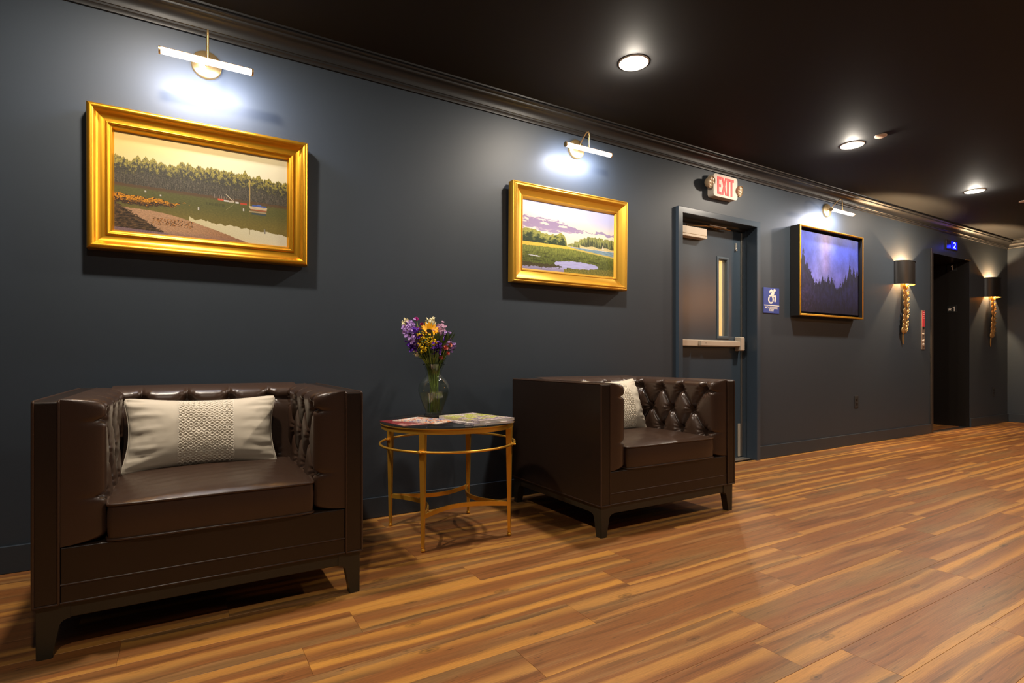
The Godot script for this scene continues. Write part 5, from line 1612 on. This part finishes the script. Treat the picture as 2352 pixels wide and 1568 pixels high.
func build_flowers() -> void:
	M.stem = mat(col(140, 158, 58), 0.5); M.stem.backlight_enabled = true; M.stem.backlight = Color(0.10, 0.12, 0.03)
	M.leafgreen = mat(col(78, 100, 42), 0.5)
	var hues := {"lilac": col(196, 160, 220), "violet": col(112, 52, 184), "pink": col(222, 182, 206), "white": col(244, 236, 200), "magenta": col(190, 40, 150), "crimson": col(150, 20, 80), "yellow": col(252, 214, 24), "coral": col(216, 112, 98), "salmon": col(236, 148, 122)}
	var defs := [
		["statice", "lilac", 175, 270, 0.03, "lilac statice sprig leaning out at the upper left of the bouquet"],
		["statice", "lilac", 262, 195, -0.01, "pale lilac statice sprig beside the white stock at upper left"],
		["statice", "lilac", 215, 395, 0.05, "lilac statice sprig at middle left below the leaning one"],
		["statice", "violet", 222, 480, 0.04, "purple statice sprig lowest on the left side of the bouquet"],
		["statice", "violet", 285, 310, 0.05, "purple statice sprig between sunflower and left edge of bouquet"],
		["stock", "white", 210, 160, -0.04, "cream stock spike at top left of the bouquet"],
		["stock", "white", 585, 150, -0.03, "cream stock spike standing tallest behind the sunflower"],
		["puff", "magenta", 357, 105, -0.02, "small magenta bloom at the very top of the bouquet"],
		["puff", "crimson", 345, 255, 0.02, "crimson bloom tucked left of the sunflower"],
		["puff", "crimson", 470, 175, -0.05, "dark crimson bloom hidden behind the sunflower petals"],
		["statice", "pink", 735, 215, -0.02, "pale pink statice sprig at upper right of the bouquet"],
		["statice", "pink", 650, 280, 0.02, "pale pink statice sprig between sunflower and the upper right sprig"],
		["statice", "pink", 575, 350, 0.05, "small pale pink sprig close against the right of the sunflower"],
		["statice", "lilac", 795, 350, 0.0, "lilac statice sprig at the right edge of the bouquet"],
		["statice", "lilac", 745, 420, 0.04, "lilac statice sprig right of centre over the coral blooms"],
		["statice", "violet", 665, 410, 0.06, "deep violet statice sprig at the centre right"],
		["statice", "violet", 555, 500, 0.08, "deep violet statice sprig low in the middle of the bouquet"],
		["statice", "lilac", 880, 490, 0.0, "single lilac sprig reaching furthest right"],
		["goldenrod", "yellow", 350, 350, 0.06, "yellow goldenrod sprig directly left below the sunflower"],
		["goldenrod", "yellow", 425, 400, 0.08, "yellow goldenrod sprig below the middle of the sunflower"],
		["goldenrod", "yellow", 505, 415, 0.085, "yellow goldenrod sprig furthest right of the goldenrods"],
		["goldenrod", "yellow", 365, 510, 0.06, "yellow goldenrod sprig lowest at left of centre"],
		["puff", "coral", 702, 515, 0.07, "coral pompon bloom low at the right front"],
		["puff", "salmon", 800, 472, 0.04, "salmon pompon bloom above and right of the coral one"],
		["puff", "coral", 770, 590, 0.04, "coral bud hanging at lower right of the bouquet"],
		["puff", "coral", 655, 655, 0.05, "dull coral bud lowest over the vase rim"],
		["stock", "white", 290, 590, 0.03, "tiny white blossom at lower left of the bouquet"],
	]
	var fm := {}
	for k in hues:
		fm[k] = mat(hues[k], 0.6)
		fm[k].backlight_enabled = true; fm[k].backlight = hues[k] * 0.3
	var k := 0
	for d in defs:
		k += 1
		var h := spot(d[2], d[3], d[4])
		var t := thing(d[0] + "_flower" if d[0] != "puff" else "pompon_flower", VB)
		tag(t, d[5], "flower")
		stem_to(t, h, k, M.stem)
		var q := RandomNumberGenerator.new(); q.seed = 900 + k
		var mb := MB.new()
		var axis := (h - Vector3(0, 0.26, 0)).normalized()
		match d[0]:
			"statice", "stock":
				var small: bool = k == 27
				var m := 8 if small else 34
				var len := 0.02 if small else 0.036
				for i in m:
					var c := h + axis * q.randf_range(-len, len * 0.5) + Vector3(q.randf_range(-1, 1), q.randf_range(-0.7, 0.7), q.randf_range(-1, 1)) * (0.008 if small else 0.022)
					var up := (Vector3(q.randf_range(-1, 1), q.randf_range(0.0, 1.2), q.randf_range(-0.2, 1.2))).normalized()
					var sd := up.cross(Vector3(0.3, 0.9, 0.2)).normalized()
					for j in 5:
						var dd := sd.rotated(up, TAU * j / 5)
						mb.leaf(c, (dd + up * 0.5), up, 0.0125, 0.0115, 0.25, 0.2, 0.8, 3)
			"goldenrod":
				for i in 34:
					var c := h + axis * q.randf_range(-0.03, 0.02) + Vector3(q.randf_range(-1, 1), q.randf_range(-0.8, 0.8), q.randf_range(-1, 1)) * 0.017
					mb.blob(c, Vector3(0.0055, 0.0048, 0.0055) * q.randf_range(0.7, 1.15), Basis.IDENTITY, 4, 6)
			"puff":
				var rr: float = 0.019 if k in [23, 24] else 0.0145
				var face := (Vector3(0, 0.5, 1.0) + axis * 0.6).normalized()
				for ringi in 4:
					for j in [14, 12, 9, 5][ringi]:
						var sd := face.cross(Vector3.UP).normalized().rotated(face, TAU * j / [14, 12, 9, 5][ringi] + ringi * 0.5)
						mb.leaf(h + face * (0.001 * ringi), sd * [1.0, 0.85, 0.6, 0.3][ringi] + face * [0.0, 0.35, 0.7, 1.0][ringi], face, rr * [1.0, 0.95, 0.85, 0.7][ringi], rr * 0.38, 0.25, 0.2, 1.0, 3)
				mb.blob(h - face * 0.002, Vector3(rr * 0.45, rr * 0.45, rr * 0.45))
		part("bloom", mb, fm[d[1]], t)
		var lb := MB.new()
		for i in (5 if h.y < 0.40 else 6):
			var root := (Vector3(0, 0.27, 0)).lerp(h, q.randf_range(0.25, 0.85)) + Vector3(q.randf_range(-1, 1), 0, q.randf_range(-1, 1)) * 0.006
			var dr := Vector3(q.randf_range(-1, 1) + h.x * 8.0, q.randf_range(0.0, 1.3), q.randf_range(-0.8, 1.0)).normalized()
			lb.leaf(root, dr, Vector3.UP, q.randf_range(0.035, 0.06), q.randf_range(0.007, 0.012), -0.2, 0.15, 0.8, 4)
		part("leaves", lb, M.leafgreen, t)
	# sunflower
	var s := thing("sunflower", VB)
	tag(s, "single golden sunflower facing forward at the top of the bouquet", "flower")
	var hc := spot(482, 285, 0.05)
	var face := Vector3(-0.12, 0.8, 1.0).normalized()
	stem_to(s, hc - face * 0.012, 99, M.stem, 0.004)
	var dk := MB.new()
	var bs := Basis.looking_at(-face, Vector3.UP) * Basis(Vector3.RIGHT, PI / 2)
	dk.lathe(PackedVector2Array([Vector2(0.018, -0.006), Vector2(0.019, 0.0), Vector2(0.015, 0.004), Vector2(0.009, 0.0035), Vector2(0, 0.002)]), 24, Transform3D(bs, hc))
	var disc := part("seed_disc", dk, mat(col(30, 18, 13), 0.9), s)
	var sd := MB.new()
	for i in 90:
		var rr := 0.0175 * sqrt(i / 90.0); var an := i * 2.39996
		sd.blob(hc + bs * Vector3(rr * cos(an), 0.0045, rr * sin(an)), Vector3(0.0011, 0.002, 0.0011), bs, 3, 5)
	part("seeds", sd, mat(col(50, 30, 16), 0.8), disc).set_meta("kind", "stuff")
	var pm := mat(col(255, 190, 14), 0.6); pm.backlight_enabled = true; pm.backlight = Color(0.3, 0.18, 0.0)
	var q2 := RandomNumberGenerator.new(); q2.seed = 5
	for lay in 2:
		for i in 17:
			var an := TAU * (i + 0.5 * lay) / 17 + q2.randf_range(-0.08, 0.08)
			var dr := bs * Vector3(cos(an), 0.28 + 0.3 * lay + q2.randf_range(-0.15, 0.15), sin(an))
			var pe := MB.new()
			pe.leaf(hc + bs * Vector3(cos(an) * 0.012, 0.0, sin(an) * 0.012), dr, face, 0.043 + q2.randf_range(-0.003, 0.004), 0.0155, 0.12, 0.22, 0.75, 4)
			part("petal", pe, pm, s)
	# loose greenery round the vase neck
	var g := thing("greenery", VB)
	tag(g, "dark green filler leaves crowded over the rim of the vase", "greenery")
	var gb := MB.new(); var q3 := RandomNumberGenerator.new(); q3.seed = 8
	for i in 260:
		var an := q3.randf() * TAU
		var up := q3.randf_range(0.25, 0.44)
		var rad := q3.randf_range(0.005, 0.030) + (up - 0.25) * 0.42
		var root := Vector3(cos(an) * rad, up, sin(an) * rad)
		gb.leaf(root, Vector3(cos(an) * 0.6, q3.randf_range(0.4, 1.2), sin(an) * 0.6), Vector3(cos(an), 0.2, sin(an)), q3.randf_range(0.03, 0.06), q3.randf_range(0.010, 0.020), -0.15, 0.15, 0.8, 4)
	part("foliage", gb, M.leafgreen, g).set_meta("kind", "stuff")
	var gs := MB.new()
	for i in 16:
		var an := TAU * i / 16 + q3.randf() * 0.3; var rr := q3.randf_range(0.004, 0.027)
		gs.tube(smooth_path([Vector3(cos(an) * rr, q3.randf_range(0.02, 0.04), sin(an) * rr), Vector3(cos(an) * rr * 0.9, 0.14, sin(an) * rr * 0.9), Vector3(cos(an + 0.4) * 0.024, 0.235, sin(an + 0.4) * 0.024), Vector3(cos(an + 0.5) * 0.05, 0.33, sin(an + 0.5) * 0.05)], 4), 0.0026, 6)
	part("stems", gs, M.stem, g).set_meta("kind", "stuff")

# ---------------------------------------------------------------- scene
const LAMP_E := 0.82
const DOWN_E := 3.5
const DOWN_E2 := 3.2
const SCONCE_E := 2.5

func _ready() -> void:
	# camera: level, a wide lens with a slight vertical shift
	var cam := Camera3D.new(); cam.name = "Camera"
	add_child(cam)
	cam.position = Vector3(0, 0.91, 3.0955)
	cam.rotation.y = -deg_to_rad(30.99)
	var near := 0.05
	cam.set_frustum(near * 1568.0 / 1254.0, Vector2(0, near * 40.0 / 1254.0), near, 60.0)
	cam.current = true
	# no daylight: a lobby lit by its own lamps
	var env := Environment.new()
	env.background_mode = Environment.BG_COLOR
	env.background_color = Color(0, 0, 0)
	env.ambient_light_source = Environment.AMBIENT_SOURCE_DISABLED
	env.tonemap_mode = Environment.TONE_MAPPER_LINEAR
	env.tonemap_exposure = 1.0
	env.sdfgi_enabled = true; env.ssao_enabled = true; env.ssil_enabled = true
	var we := WorldEnvironment.new(); we.name = "WorldEnvironment"; we.environment = env
	add_child(we)
	rng.seed = 1
	materials()
	build_room()
	build_exit_door()
	build_lift()
	build_ceiling_fittings()
	build_sconces()
	build_pictures()
	build_picture_lamps()
	build_signs()
	build_armchair(Vector3(0.104, 0, 0.528), 0.992, "brown leather tufted armchair at left beneath the harbour painting")
	build_armchair(Vector3(2.322, 0, 0.532), 1.044, "brown leather tufted armchair right of the gilt table, beside exit door")
	build_cushion(Vector3(0.073, 0.594, 0.405), 0.0, 0.30, -0.01, 3, "cream cushion facing front on the left armchair")
	build_cushion(Vector3(2.335, 0.608, 0.475), 0.24, 0.30, 0.0, 8, "cream cushion half hidden behind the arm of right armchair", 0.36)
	build_table()
	build_magazines()
	build_vase()
	build_flowers()
